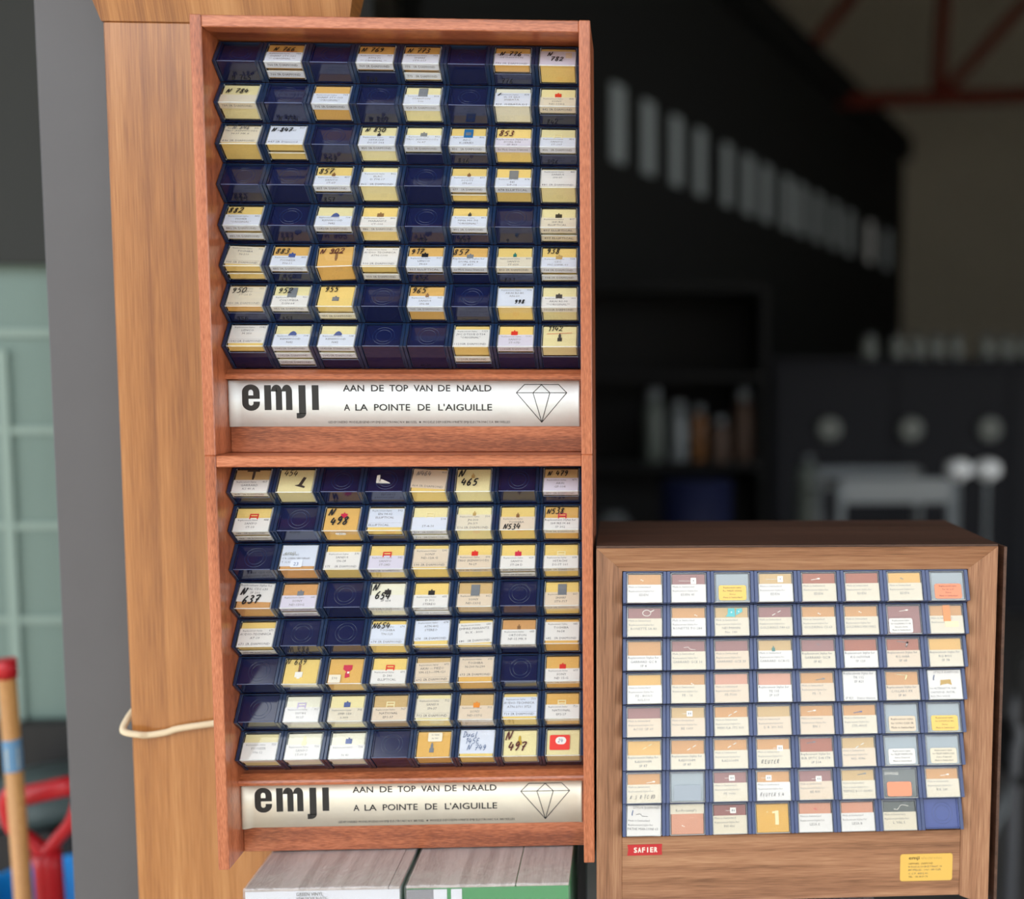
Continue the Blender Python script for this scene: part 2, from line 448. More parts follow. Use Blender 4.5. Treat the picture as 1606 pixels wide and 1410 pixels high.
# ================================================================== LARGE STRUCTURE
FLOOR = -1.25
conc = pbr('pale_concrete', lin((196, 182, 160)), rough=0.85, vary=0.10, vscale=3, bump=0.2, bscale=200)
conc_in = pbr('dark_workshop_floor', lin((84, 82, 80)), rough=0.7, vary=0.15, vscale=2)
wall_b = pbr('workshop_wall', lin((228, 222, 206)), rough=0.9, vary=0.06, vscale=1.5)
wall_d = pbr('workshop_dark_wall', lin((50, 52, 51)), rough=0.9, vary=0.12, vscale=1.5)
roof_m = pbr('roof_lining', lin((96, 96, 92)), rough=0.9, vary=0.05, vscale=2)
canopy_m = pbr('canopy_boards', lin((128, 118, 108)), rough=0.85, vary=0.06, vscale=4)
plaster = pbr('buff_render', lin((168, 164, 156)), rough=0.9, vary=0.04, vscale=2)
post_m = pbr('grey_painted_steel', lin((92, 91, 94)), rough=0.5, vary=0.05, vscale=25)

def struct(name, mb, parent=None):
    o = mb.build(name, parent); o['kind'] = 'structure'; return o

struct('ground', MB().box(-14, 14, -22, 0.9, FLOOR-0.1, FLOOR, conc))
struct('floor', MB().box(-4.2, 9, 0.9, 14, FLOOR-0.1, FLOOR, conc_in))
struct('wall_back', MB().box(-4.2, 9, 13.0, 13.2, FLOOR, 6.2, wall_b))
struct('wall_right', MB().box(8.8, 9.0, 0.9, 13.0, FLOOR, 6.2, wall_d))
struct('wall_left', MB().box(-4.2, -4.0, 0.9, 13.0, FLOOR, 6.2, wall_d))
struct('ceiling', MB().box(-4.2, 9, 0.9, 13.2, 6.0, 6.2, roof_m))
# front wall: left pier with a window opening, header above the doorway, right pier
f = MB()
f.box(-4.2, -1.6, 0.9, 1.05, FLOOR, 6.2, wall_d)
f.box(-1.6, -0.12, 0.9, 1.05, 0.24, 6.2, wall_d)
f.box(-1.6, -0.12, 0.9, 1.05, FLOOR, -0.52, pbr('black_plinth', lin((22, 22, 24)), rough=0.6))
f.box(-0.60, -0.12, 0.9, 1.05, -0.52, 0.24, wall_d)
f.box(-0.12, 7.2, 0.9, 1.05, 2.1, 6.2, wall_d)
f.box(7.2, 9, 0.9, 1.05, FLOOR, 6.2, wall_d)
struct('wall_front', f)
# canopy over the doorway (its cut-back corner lets the sky in from the left)
struct('canopy', MB().prism([(-6, -0.55), (-1.2, -1.05), (0.4, -2.3), (7, -2.6), (7, 0.9), (-6, 0.9)], 2.1, 2.2, 'z', canopy_m))
# rendered house across the yard, unseen, added to screen off the low sky
struct('sky_screen_house', MB().box(-14, 14, -16, -12, FLOOR, 4.0, plaster))

# ================================================================== THE TWO STACKED STYLUS RACKS
RW, RH, RT, RD = 0.300, 0.3327, 0.0086, 0.0725      # width, height, board thickness, depth
def obox(name, parent, x0, x1, y0, y1, z0, z1, mat, b=0.0006):
    return MB().bbox(x0, x1, y0, y1, z0, z1, b, mat).build(name, parent)

def emji_logo(mb, mat, fn):
    """bold rounded lower-case lettering; coordinates in units of the sign (mm from its left edge, up from its bottom)"""
    def poly(P): mb.add([fn(x, y) for x, y in P], [tuple(range(len(P)))], mat)
    def rect(x0, x1, y0, y1): poly([(x0, y0), (x1, y0), (x1, y1), (x0, y1)])
    def arc_band(cx, cy, rx, ry, tx, ty, a0, a1, n=8):
        o = [(cx+rx*math.cos(math.radians(a0+(a1-a0)*i/n)), cy+ry*math.sin(math.radians(a0+(a1-a0)*i/n))) for i in range(n+1)]
        q = [(cx+(rx-tx)*math.cos(math.radians(a0+(a1-a0)*i/n)), cy+(ry-ty)*math.sin(math.radians(a0+(a1-a0)*i/n))) for i in range(n+1)]
        mb.add([fn(*p) for p in o+q], [(i, i+1, n+2+i, n+1+i) for i in range(n)], mat)
    b0, xh, st = 13.3, 20.0, 5.3            # baseline, x-height, stem
    top = b0+xh
    # e
    x0, x1 = 10.0, 24.0
    arc_band((x0+x1)/2, top-5.8, (x1-x0)/2, 6.4, 5.1, 4.2, 0, 180, 12)
    arc_band((x0+x1)/2, b0+5.6, (x1-x0)/2, 6.2, 5.1, 4.2, 180, 360, 12)
    rect(x0, x0+5.1, b0+5.6, top-5.8)
    rect(x1-5.1, x1, b0+11.8, top-5.8); rect(x0+5.1, x1, b0+9.0, b0+11.8); rect(x1-5.1, x1, b0+5.6, b0+6.8)
    # m
    rect(27.6, 33.0, b0, top)
    for l, r in ((33.0, 41.6), (41.4, 49.6)):
        w2 = (r-l)/2
        rect(r-5.0, r, b0, top-5.0)
        arc_band(l+w2, top-5.0, w2, 5.4, 5.0 if w2 > 4.2 else 4.09, 4.6, 0, 180, 10)
    # j
    rect(54.7, 60.3, b0-3.0, top)
    arc_band(55.4, b0-2.6, 4.9, 4.1, 4.85, 4.05, 270, 360, 8); rect(52.8, 55.6, b0-6.7, b0-2.4)
    # i without dot
    rect(65.2, 70.6, b0, top)

def diamond(mb, mat, fn):
    P = {k: ((x-125)/4.918, (249-y)/4.918) for k, (x, y) in dict(a=(1283, 82), b=(1418, 82), l=(1250, 115), r=(1450, 115), d=(1350, 233), m=(1350, 83), il=(1316, 115), ir=(1383, 115)).items()}
    for a, b in ('ab', 'al', 'br', 'ld', 'rd', 'lr', ('m', 'il'), ('m', 'ir'), ('il', 'd'), ('ir', 'd')):
        (ax, ay), (bx, by) = P[a], P[b]; dx, dy = bx-ax, by-ay; l = math.hypot(dx, dy); t = 0.30
        nx, ny = -dy/l*t, dx/l*t; ex, ey = dx/l*t*.6, dy/l*t*.6
        mb.add([fn(*p) for p in ((ax+nx-ex, ay+ny-ey), (ax-nx-ex, ay-ny-ey), (bx-nx+ex, by-ny+ey), (bx+nx+ex, by+ny+ey))], [(0, 1, 2, 3)], mat)

def make_rack(loc, label, smat, curl):
    R = empty('stylus_rack', loc)
    tag(R, label, 'display rack', 'stacked stylus racks')
    obox('side_panel', R, 0, RT, 0, RD, -RH, 0, rack_v)
    obox('side_panel', R, RW-RT, RW, 0, RD, -RH, 0, rack_v)
    obox('top_board', R, RT, RW-RT, 0.0004, RD, -0.0091, -0.0002, rack_h)
    obox('back_board', R, RT, RW-RT, 0.066, 0.072, -RH, -0.0091, rack_h)
    obox('sign_board', R, RT, RW-RT, 0.0313, 0.0393, -RH, -0.272, rack_h)
    MB().prism([(0.040, -0.2655), (0.031, -0.2660), (0.0245, -0.2695), (0.0235, -0.2712), (0.0240, -0.2735), (0.0312, -0.2742), (0.040, -0.2742)], RT, RW-RT, 'x', rack_h).build('ledge', R)
    # sheet-metal sign, its ends springing off the board
    x0, x1, z0, z1, y = 0.0084+0.0004, 0.2886, -0.3118, -0.2748, 0.0309
    xs = [x0+(x1-x0)*t for t in (0, .005, .010, .016, .022, .028, .034, .5, .976, .984, .99, .995, 1)]
    def off(x):
        l = max(0, 1-(x-x0)/0.0085); r = max(0, 1-(x1-x)/0.0060)
        return -(curl*0.0028*math.sin(l*math.pi*.62) + 0.0012*r*r*curl)
    V = []
    for x in xs:
        for zz in (z0, z1): V += [(x, y+off(x), zz)]
    n = len(xs)
    V2 = [(a, b_-0.0003, c_) for a, b_, c_ in V]
    mb = MB()
    mb.add(V+V2, [(2*i, 2*i+1, 2*i+3, 2*i+2) for i in range(n-1)] + [(2*n+2*i, 2*n+2*i+2, 2*n+2*i+3, 2*n+2*i+1) for i in range(n-1)]
           + [(2*i, 2*i+2, 2*n+2*i+2, 2*n+2*i) for i in range(n-1)] + [(2*i+1, 2*n+2*i+1, 2*n+2*i+3, 2*i+3) for i in range(n-1)]
           + [(0, 2*n, 2*n+1, 1), (2*n-2, 2*n-1, 4*n-1, 4*n-2)], smat, True)
    sg = mb.build('sign', R); sg['label'] = 'brushed silver sign reading emji with diamond drawing'
    fn = lambda a, b_: (x0+a*MM, y-0.00045+0*a, z0+b_*MM)
    lg = MB(); emji_logo(lg, sign_black, fn); link('logo', lg.flat('logo'), sg)
    tx = MB()
    put_text(tx, 'AAN', 90.1, 28.3, 5.2, fn, sign_black, 'l', width=16.6, res=3)
    put_text(tx, 'DE', 112.4, 28.3, 5.2, fn, sign_black, 'l', width=10.0, res=3)
    put_text(tx, 'TOP', 127.0, 28.3, 5.2, fn, sign_black, 'l', width=14.7, res=3)
    put_text(tx, 'VAN', 146.4, 28.3, 5.2, fn, sign_black, 'l', width=14.8, res=3)
    put_text(tx, 'DE', 165.9, 28.3, 5.2, fn, sign_black, 'l', width=9.6, res=3)
    put_text(tx, 'NAALD', 181, 28.3, 5.2, fn, sign_black, 'l', width=27.5, res=3)
    for s_, a, wd in (('A', 90.5, 4.6), ('LA', 99.5, 9.8), ('POINTE', 114.5, 28.6), ('DE', 149.4, 9.8), ("L'AIGUILLE", 165.7, 43.2)):
        put_text(tx, s_, a, 12.8, 5.2, fn, sign_black, 'l', width=wd, res=3)
    n0 = len(tx.v); F0 = list(tx.f)
    for ox, oz in ((.22, 0), (0, .22)): tx.add([(a+ox*MM, b_-(ox+2*oz)*2e-5, c_+oz*MM) for a, b_, c_ in tx.v[:n0]], F0, sign_black)
    link('slogan', tx.flat('slogan'), sg)
    tx = MB()
    put_text(tx, 'GEDEPONEERD MODEL/EIGENDOM EMJI ELECTRONIC N.V. BRUSSEL', 77.5, 2.7, 1.75, fn, sign_black, 'l', width=71)
    put_text(tx, 'MODELE DEPOSE/PROPRIETE EMJI ELECTRONIC S.A. BRUXELLES', 153.5, 2.7, 1.75, fn, sign_black, 'l', width=70)
    st = [(151+1.1*(1 if i % 2 == 0 else .42)*math.sin(math.pi*i/5), 3.5+1.1*(1 if i % 2 == 0 else .42)*math.cos(math.pi*i/5)) for i in range(10)]
    tx.add([fn(*p) for p in st]+[fn(151, 3.5)], [(i, (i+1) % 10, 10) for i in range(10)], sign_black)
    link('small_print', tx.flat('small_print'), sg)
    dm = MB(); diamond(dm, sign_black, fn); link('diamond_drawing', dm.flat('diamond_drawing'), sg)
    return R

rack_hi = make_rack((0, 0, RH), 'reddish wooden stylus rack standing on top of the other, worn sign painted with white reflection', sign_up, 0.8)
rack_lo = make_rack((0, 0, 0), 'reddish wooden stylus rack under the other, smooth sign with curled ends and painted warm reflection', sign_lo, 1.0)

# ------------------------------------------------------------------ compartments and stylus boxes
class Grid:
    """one bank of slanting compartments. Local cell frame: x across, y up the slope, z out of the label face."""
    def __init__(s, pitch, P, a1, wall, Bext, root, org, navy, deep):
        s.p = pitch; s.P = P; s.a1 = a1; s.b1 = P-a1; s.s = math.sqrt(a1*s.b1)
        s.A = math.hypot(a1, s.s); s.B = math.hypot(s.b1, s.s); s.phi = math.atan2(a1, s.s)
        s.w = wall; s.Bext = Bext; s.root = root; s.org = org; s.navy = navy; s.deep = deep; s.cache = {}; s.edge = navy_hl
    def local(s, r, c):
        x, y, z = s.org       # valley point above row 0, column 0 (mm, in the rack frame)
        return Matrix.Translation(Vector((x+c*s.p, y-s.s, z-r*s.P-s.a1))*MM) @ Matrix.Rotation(s.phi, 4, 'X')

def comp_mesh(g, last):
    k = ('c', last)
    if k in g.cache: return g.cache[k]
    B = g.Bext if last else g.B
    m = MB(); w_, p, A = g.w, g.p, g.A
    m.bbox(.12*MM, w_*MM, 0, (A-.15)*MM, -B*MM, 0, .3*MM, g.navy)
    m.bbox((p-w_)*MM, (p-.12)*MM, 0, (A-.15)*MM, -B*MM, 0, .3*MM, g.navy)
    m.box(w_*MM, (p-w_)*MM, (A-.9)*MM, (A-.15)*MM, -B*MM, -.25*MM, g.navy)
    m.box(w_*MM, (p-w_)*MM, .6*MM, (A-.9)*MM, -B*MM, (-B+.7)*MM, g.deep)
    g.cache[k] = m.mesh('compartment'); return g.cache[k]

def follower_mesh(g, d, last):
    """spring plate under the stack: shallow pan with moulding rings"""
    k = ('f', round(d, 2), last)
    if k in g.cache: return g.cache[k]
    B = (g.Bext if last else g.B)-.9
    if d > B-1.2: g.cache[k] = None; return None
    m = MB(); x0, x1, y0, y1 = g.w+.35, g.p-g.w-.35, .75, g.A-1.3
    m.bbox(x0*MM, x1*MM, y0*MM, (y0+1.0)*MM, -B*MM, -d*MM, .34*MM, g.deep, g.edge)       # front lip
    pan = d+1.3
    if pan < B-.3:
        m.box(x0*MM, x1*MM, (y0+1.0)*MM, y1*MM, -B*MM, -pan*MM, g.deep)
        m.box(x0*MM, (x0+.9)*MM, (y0+1.0)*MM, y1*MM, -pan*MM, -(d+.1)*MM, g.deep)
        m.box((x1-.9)*MM, x1*MM, (y0+1.0)*MM, y1*MM, -pan*MM, -(d+.1)*MM, g.deep)
        if d < 2:
            cx, cy = (x0+x1)/2+.8, (y0+y1)/2+.5
            for rr in (8.6, 6.1):
                if rr > (y1-y0)/2-1: rr = (y1-y0)/2-1.6
                n = 28; V = []
                for i in range(n):
                    a = 2*math.pi*i/n
                    for q, z in ((rr-.16, -pan), (rr, -pan+.07), (rr+.16, -pan)):
                        V.append(((cx+q*math.cos(a))*MM, (cy+q*math.sin(a))*MM, z*MM))
                F_ = []
                for i in range(n):
                    j = (i+1) % n
                    F_ += [(3*i, 3*j, 3*j+1, 3*i+1), (3*i+1, 3*j+1, 3*j+2, 3*i+2)]
                m.add(V, F_, g.navy)
    g.cache[k] = m.mesh('follower'); return g.cache[k]

def case_mesh(g, t):
    k = ('case', t)
    if k in g.cache: return g.cache[k]
    x0, x1 = g.w+.4, g.p-g.w-.4
    m = MB().bbox(x0*MM, x1*MM, .2*MM, (g.A-1.3)*MM, (-.3-t)*MM, -.3*MM, .58*MM, clear, clear_e)
    # moulded seam between lid and base
    g.cache[k] = m.mesh('case'); return g.cache[k]

def foam_mesh(g, t, col):
    k = ('foam', t, col)
    if k in g.cache: return g.cache[k]
    x0, x1 = g.w+1.5, g.p-g.w-1.5
    m = MB().bbox(x0*MM, x1*MM, .95*MM, (g.A-2.6)*MM, (-.3-t+.8)*MM, -1.05*MM, .35*MM, FOAM[col])
    g.cache[k] = m.mesh('foam_pad'); return g.cache[k]

def label_mesh(g, col, a0, a1, strip):
    k = ('lab', col, round(a0, 3), round(a1, 3), strip)
    if k in g.cache: return g.cache[k]
    x0, x1 = g.w+1.1, g.p-g.w-1.1; H = g.A-1.7
    yt, yb = .45+H*(1-a0), max(.45, .45+H*(1-a1))
    m = MB(); pm = PAPER[col]
    if yt-yb > .1: m.box(x0*MM, x1*MM, yb*MM, yt*MM, -.86*MM, -.74*MM, pm)
    if strip: m.box(x0*MM, x1*MM, .45*MM, .57*MM, (-.74-strip)*MM, -.74*MM, pm)
    g.cache[k] = m.mesh('paper_label'); return g.cache[k]

def stylus_mesh(g, shape, col):
    k = ('st', shape, col)
    if k in g.cache: return g.cache[k]
    m = MB(); q = PLAS[col]; zb, zt = -1.05, -.5
    def b(x0, x1, y0, y1, mt=q, zz=zt): m.box(x0*MM, x1*MM, y0*MM, y1*MM, zb*MM, zz*MM, mt)
    if shape == 'block': m.bbox(-2.6*MM, 2.6*MM, -2.6*MM, 1.4*MM, zb*MM, zt*MM, .2*MM, q); b(-.5, .5, 1.4, 2.4)
    elif shape == 'big': m.bbox(-3.6*MM, 3.6*MM, -3.5*MM, 6.5*MM, zb*MM, zt*MM, .2*MM, q); b(-2.2, 2.2, -1, 2.5, PLAS['grey'], -.42)
    elif shape == 'small': b(-1.3, 1.3, -1.6, 1.2); b(-.4, .4, 1.2, 2.6)
    elif shape == 'frame':
        b(-3.4, 3.4, 1.6, 2.4); b(-3.4, -2.6, -2.4, 1.6); b(2.6, 3.4, -2.4, 1.6); b(-2.6, 2.6, -.8, .2)
    elif shape == 'tee': b(-5, 5, 1.6, 2.8); b(-.2, 1.6, -4.5, 1.6); b(.0, 1.2, -6, -4.5, q, -.6)
    elif shape == 'ell':
        m.prism([(-3.5*MM, -5*MM), (4*MM, -7.2*MM), (4.6*MM, -6*MM), (1.8*MM, -4.6*MM), (4.4*MM, 2.2*MM), (2.4*MM, 3*MM), (-.6*MM, -4.2*MM)], zb*MM, zt*MM, 'z', q)
    elif shape == 'dome':
        m.prism([(x*MM, y*MM) for x, y in ((-3.2, -2.5), (3.2, -2.5), (3.2, -.6), (1.8, 1.2), (.2, 1.9), (-1.6, .6))], zb*MM, zt*MM, 'z', q)
    elif shape == 'cross': b(-.9, .9, -1, 5, PLAS['brown']); b(-3, 3, -5.4, -1); b(-1.2, 1.2, -6.6, -5.4)
    elif shape == 'key':
        m.prism([(x*MM, y*MM) for x, y in ((-3.4, 4.5), (3.6, 4.5), (3.6, 1), (1.6, -1), (2.4, -5.5), (-1.2, -6.5), (-1.4, -3), (-.6, -1.2), (-3.4, .8))], zb*MM, zt*MM, 'z', q)
        b(.2, 1.8, -2.8, -1.2, PLAS['white'], -.44)
    elif shape == 'tower': b(-1.8, 1.8, -4.4, -1); b(-1, 1, -1, 2.2); b(-.5, .5, 2.2, 3.4)
    elif shape == 'rod': m.tube([(-3.6*MM, -.4*MM, -.8*MM), (2.6*MM, .5*MM, -.8*MM)], .28*MM, q, 6); b(1.6, 3.6, 0, 1.1)
    elif shape == 'rods': m.tube([(-3.8*MM, -1.4*MM, -.8*MM), (-1*MM, .1*MM, -.8*MM)], .4*MM, q, 6); m.tube([(.8*MM, 1*MM, -.8*MM), (3.4*MM, 2.4*MM, -.8*MM)], .4*MM, q, 6)
    elif shape == 'tag':
        b(1.8, 6.2, -2.6, 2.4); m.lathe([(.5*MM, 0), (.5*MM, .1*MM)], (4*MM, 0, zt*MM), PLAS['black'], 8)
        m.tube([(-8*MM, 0, -.8*MM), (1.8*MM, -.2*MM, -.8*MM)], .2*MM, q, 5)
    elif shape == 'ring':
        n = 14; P = [(3.3*math.cos(2*math.pi*i/n)*MM, 2.4*math.sin(2*math.pi*i/n)*MM, -.8*MM) for i in range(n+1)]
        m.tube(P, .35*MM, q, 5); m.tube([(3*MM, 1*MM, -.8*MM), (6*MM, 2.4*MM, -.8*MM)], .5*MM, q, 5)
    elif shape == 'pieces':
        m.prism([(x*MM, y*MM) for x, y in ((-5, -3), (2.8, -3.2), (2.6, 2), (2.2, 3.8), (-2.8, 3.6), (-3.2, -1))], zb*MM, zt*MM, 'z', q)
        m.prism([(x*MM, y*MM) for x, y in ((3.4, -2), (8.8, .8), (8.6, 3.8), (4, 3.2))], zb*MM, zt*MM, 'z', q)
        b(-.6, .4, 0, 1, PLAS['white'], -.44); b(5.4, 6.3, .6, 1.5, PLAS['white'], -.44)
    elif shape == 'wire': m.tube([(x*MM, y*MM, -.8*MM) for x, y in ((-5, .8), (-1.5, 1.2), (0, -.6), (4.5, -1))], .25*MM, q, 5)
    elif shape == 'wave': m.tube([(x*MM, y*MM, -.8*MM) for x, y in ((-6, -1.6), (-3, -2), (0, 1.4), (3, 1.6), (6.5, .6))], .3*MM, q, 5)
    elif shape == 'cell': b(-2.4, 2.4, -2.2, 2.2); b(-1.1, -.3, -.8, .8, PLAS['grey'], -.44); b(.5, 1.2, -.8, .8, PLAS['grey'], -.44); m.tube([(-6*MM, 0, -.8*MM), (-2.4*MM, 0, -.8*MM)], .2*MM, q, 5)
    elif shape == 'bar': b(-.2, 2.8, -6.5, 4.5); b(-2.4, -.2, 2.4, 4); b(-7, -6, 3, 4)
    elif shape == 'screw': m.tube([(-6*MM, 2*MM, -.75*MM), (2*MM, 1*MM, -.75*MM)], .3*MM, q, 6); m.tube([(1.2*MM, -2.6*MM, -.7*MM), (3*MM, 1.6*MM, -.7*MM)], .7*MM, q, 8)
    elif shape == 'dot': b(-.5, .5, -.4, .4); b(.9, 1.7, -1, -.3)
    elif shape == 'tape': b(-3, 3, -8, 5.2, q, -.62); m.box(-2*MM, 9*MM, -12.5*MM, -8*MM, zb*MM, -.6*MM, PLAS['cream'])
    elif shape == 'flake': m.prism([(x*MM, y*MM) for x, y in ((-4.6, -2.6), (-4.2, 1.6), (4, 2), (4.8, -2.4), (2, -1.4), (-2, -1.8))], zb*MM, -.4*MM, 'z', q)
    elif shape == 'leaf': m.prism([(x*MM, y*MM) for x, y in ((-5, 3.5), (-2.6, 4), (-2.4, -3.4), (6, -3.6), (.2, -.6), (-1.6, 0), (-1.6, -3.4), (-5, -3.2))], zb*MM, .3*MM, 'z', q)
    g.cache[k] = m.mesh('stylus'); return g.cache[k]

def sticker_mesh(g, col, x0, x1, y0, y1, r, z):
    k = ('sk', col, x0, x1, y0, y1, z)
    if k in g.cache: return g.cache[k]
    m = MB().prism([(a*MM, b*MM) for a, b in round_rect(x0, x1, y0, y1, r)], (z-.1)*MM, z*MM, 'z', PAPER[col])
    g.cache[k] = m.mesh('sticker'); return g.cache[k]

ORD = ['first', 'second', 'third', 'fourth', 'fifth', 'sixth', 'seventh', 'eighth']
THICK = {'t': 8.0, 'T': 17.0, 'M': 12.5, 's': 7.6}
COLW = {'dark': 'dark', 'black': 'black', 'tan': 'tan', 'metal': 'metal', 'cyan': 'blue', 'pink': 'crimson', 'lilac': 'lilac', 'grey': 'grey'}
PAPW = {'W': 'white', 'B': 'bluish white', 'C': 'cream', 'P': 'pinkish', 'L': 'lavender white'}
FOAMW = {'y': 'yellow', 'o': 'amber', 'p': 'pale yellow', 'w': 'off-white', 't': 'tan', 'a': 'orange', 'm': 'mauve', 'r': 'brick red', 'k': 'pink', 's': 'silver', 'g': 'slate'}

def fill(g, r, c, cell, rackw, group, side):
    """one compartment with what lies in it"""
    last = r == 7
    M = g.local(r, c)
    comp = link('compartment', comp_mesh(g, last), g.root, M)
    stack = cell.get('k', '')
    tot = sum(THICK[q]+.5 for q in stack)
    fm = follower_mesh(g, tot+.6, last)
    if fm:
        link('follower', fm, comp)
        if cell.get('fh'):
            mb = MB(); zt = -(tot+.6)-.8
            B = (g.Bext if last else g.B)-.9
            h = min(4.6, B-tot-2.2)
            if h > 1.2:
                put_hand(mb, cell['fh'], (g.w+(7 if tot < 3 else 5))*MM, (-(B-.6))*MM, h*MM, .6*MM, lambda a, b: (a, .70*MM, b), ink_dim)
                link('handwriting', mb.flat('handwriting'), comp)
    if not stack:
        if cell.get('st'):      # loose piece lying in an empty compartment
            W = g.root.matrix_basis @ M @ Matrix.Translation(Vector((g.p/2-2, g.A*.52, -1.0))*MM)
            o = link('loose_stylus', stylus_mesh(g, *cell['st'][:2]), None, W)
            tag(o, 'small white plastic stylus piece lying loose in an empty blue compartment', 'stylus')
        return
    ends = cell.get('end'); ends = ends if isinstance(ends, list) else [ends]*len(stack)
    z = 0.0
    W0 = g.root.matrix_basis @ M
    for k, q in enumerate(stack):
        t = THICK[q]
        jx = random.uniform(-.25, .25); jr = math.radians(random.uniform(-.35, .35) + (cell.get('ajar', 0) if k == 0 else 0))
        mid = Vector((g.p/2, g.A/2, 0))*MM
        Wm = W0 @ Matrix.Translation(Vector((jx*MM, 0, -z*MM)) + mid) @ Matrix.Rotation(jr, 4, 'Z') @ Matrix.Translation(-mid)
        o = empty('stylus_box', mat=Wm)
        lab = cell.get('lab')
        # ---- label words
        where = '%s row, %s from %s, %s' % (ORD[r], ORD[c], side, rackw)
        if k == 0:
            if cell.get('hw'): what = ('clear box handwritten %s' % cell['hw'][0].replace('|', '').replace(' ', '')) if cell['hw'][0] not in '/l' else 'clear box with short pen mark'
            elif cell.get('sk'): what = 'clear box with %s sticker' % {'Y': 'yellow', 'S': 'salmon', 'C': 'cream', 'W': 'white', 'R': 'red', 'G': 'grey', 'P': 'pink', 'B': 'blue-white'}[cell['sk'][0]]
            elif cell.get('st') and cell['st'][0] not in ('dot', 'rod', 'rods'): what = 'clear box with %s stylus' % COLW.get(cell['st'][1], cell['st'][1])
            elif lab: what = '%s label on %s foam box' % (PAPW[lab[0]], FOAMW[cell.get('f', 'y')])
            else: what = 'clear box with %s foam' % FOAMW[cell.get('f', 'y')]
        else:
            what = 'clear box %s down its stack' % ORD[k]
        tag(o, what+', '+where, 'stylus box', group)
        # ---- parts
        link('case', case_mesh(g, t), o)
        link('foam_pad', foam_mesh(g, t, cell.get('f', 'y')), o)
        e = ends[k] if k < len(ends) else None
        H = g.A-1.7; xl, xr = g.w+1.1, g.p-g.w-1.1; cx = (xl+xr)/2; wl = xr-xl
        pr = MB(); pm = printm if not cell.get('pale') else print_f
        if lab and k == 0 or e is not None:
            lc = lab[0] if lab else 'C'
            a0, a1 = (lab[1], lab[2]) if (lab and k == 0) else (1, 1)
            sh = 0 if e is None else min(cell.get('strip', 5.6), t-1.6)
            lo = link('paper_label', label_mesh(g, lc, a0, a1, sh), o)
            T_ = cell.get('tilt', 0)
            rot = Matrix.Identity(4)
            if T_ and k == 0:
                piv = Vector((cx, g.A*.45, 0))*MM
                rot = Matrix.Translation(piv) @ Matrix.Rotation(math.radians(T_), 4, 'Z') @ Matrix.Translation(-piv)
                lo.matrix_basis = rot
            if k == 0 and lab and cell.get('tx'):
                yt = .45+H*(1-a0); yb = max(.45, .45+H*(1-a1))
                fn = lambda a, b: tuple(rot @ Vector((a*MM, b*MM, -.70*MM)))
                lines = list(cell['tx']); y = yt-1.9
                n = len(lines); gap = min(3.3, (yt-yb-.9)/max(n, 1))
                hh = min(1.9, gap*.66)
                for i, s_ in enumerate(lines):
                    yy = yt-gap*(i+.72)-.25
                    if s_.startswith('_'):      # bottom line, ruled off
                        yy = yb+1.1
                        put_text(pr, s_[1:], xl+1.0, yy, 1.95, fn, pm, 'l', maxw=wl*.9, wide=1.2)
                        if not s_.startswith('_ '): pr.add([fn(xl, yy+2.9), fn(xr, yy+2.9), fn(xr, yy+3.02), fn(xl, yy+3.02)], [(0, 1, 2, 3)], print_f)
                    elif '|' in s_:
                        a_, b_ = s_.split('|')
                        put_text(pr, a_, xl+2.4, yy, hh*.74, fn, pm, 'l', maxw=wl*.62)
                        put_text(pr, b_, xr-1.2, yy, hh*.95, fn, pm, 'r')
                    elif s_.startswith('<'):
                        put_text(pr, s_[1:], xl+1.0, yy, hh*.80, fn, pm, 'l', maxw=wl*.8)
                    else:
                        put_text(pr, s_, cx-.8, yy, hh, fn, pm, 'c', maxw=wl*.9, wide=1.1)
            if e:
                put_text(pr, e, cx-.3, -.74-sh*.5-1.0, 2.0, lambda a, b: (a*MM, .40*MM, b*MM), pm, 'c', maxw=wl*.84, wide=1.2)
        if pr.v: link('print', pr.flat('print'), o)
        if k: z += t+.5; continue
        if cell.get('skend'):
            m_ = MB().prism([(a*MM, b*MM) for a, b in round_rect(cx-4.2, cx+4.2, -6.6, -3.2, 1.5)], .08*MM, .16*MM, 'y', PAPER['W'])
            e_ = m_.build('sticker', o); sp = MB()
            put_text(sp, '4.5', cx, -5.7, 1.7, lambda a, b: (a*MM, .06*MM, b*MM), printm, 'c'); link('sticker_print', sp.flat('sticker_print'), e_)
        elif cell.get('sk'):
            sk = cell['sk']
            H0 = g.A-1.6
            x0_, x1_, y0_, y1_ = sk[1]
            so = link('sticker', sticker_mesh(g, sk[0], g.w+.4+x0_, g.w+.4+x1_, y0_, y1_, sk[3] if len(sk) > 3 else 1.6, -.22 if not cell.get('under') else -.6), o)
            if sk[2]:
                sp = MB(); n = len(sk[2]); hh = (y1_-y0_)/(n+.6)
                for i, s_ in enumerate(sk[2]):
                    put_text(sp, s_, g.w+.4+(x0_+x1_)/2, y1_-hh*(i+.95), min(hh*.5, 2.6), lambda a, b: (a*MM, b*MM, -.17*MM), sk[4] if len(sk) > 4 else printm, 'c', maxw=(x1_-x0_)*.84)
                link('sticker_print', sp.flat('sticker_print'), o)
        if cell.get('emji') or cell.get('dia'):
            sp = MB()
            if cell.get('emji'):
                put_text(sp, 'emji', xl+2.2, .45+H*.60, 3.2, lambda a, b: (a*MM, b*MM, -.70*MM), pbr('olive_print', lin((110, 110, 80)), rough=.7), 'l', width=8.5, res=2)
                put_text(sp, '23', g.w+.4+13.6, 4.0, 3.0, lambda a, b: (a*MM, b*MM, -.15*MM), ink_pen, 'c', res=2)
            else:
                put_text(sp, 'DIAMOND', xl+1.0, .45+H*.76, 2.2, lambda a, b: (a*MM, b*MM, -.22*MM), PLAS['white'], 'l', width=11.5, res=2)
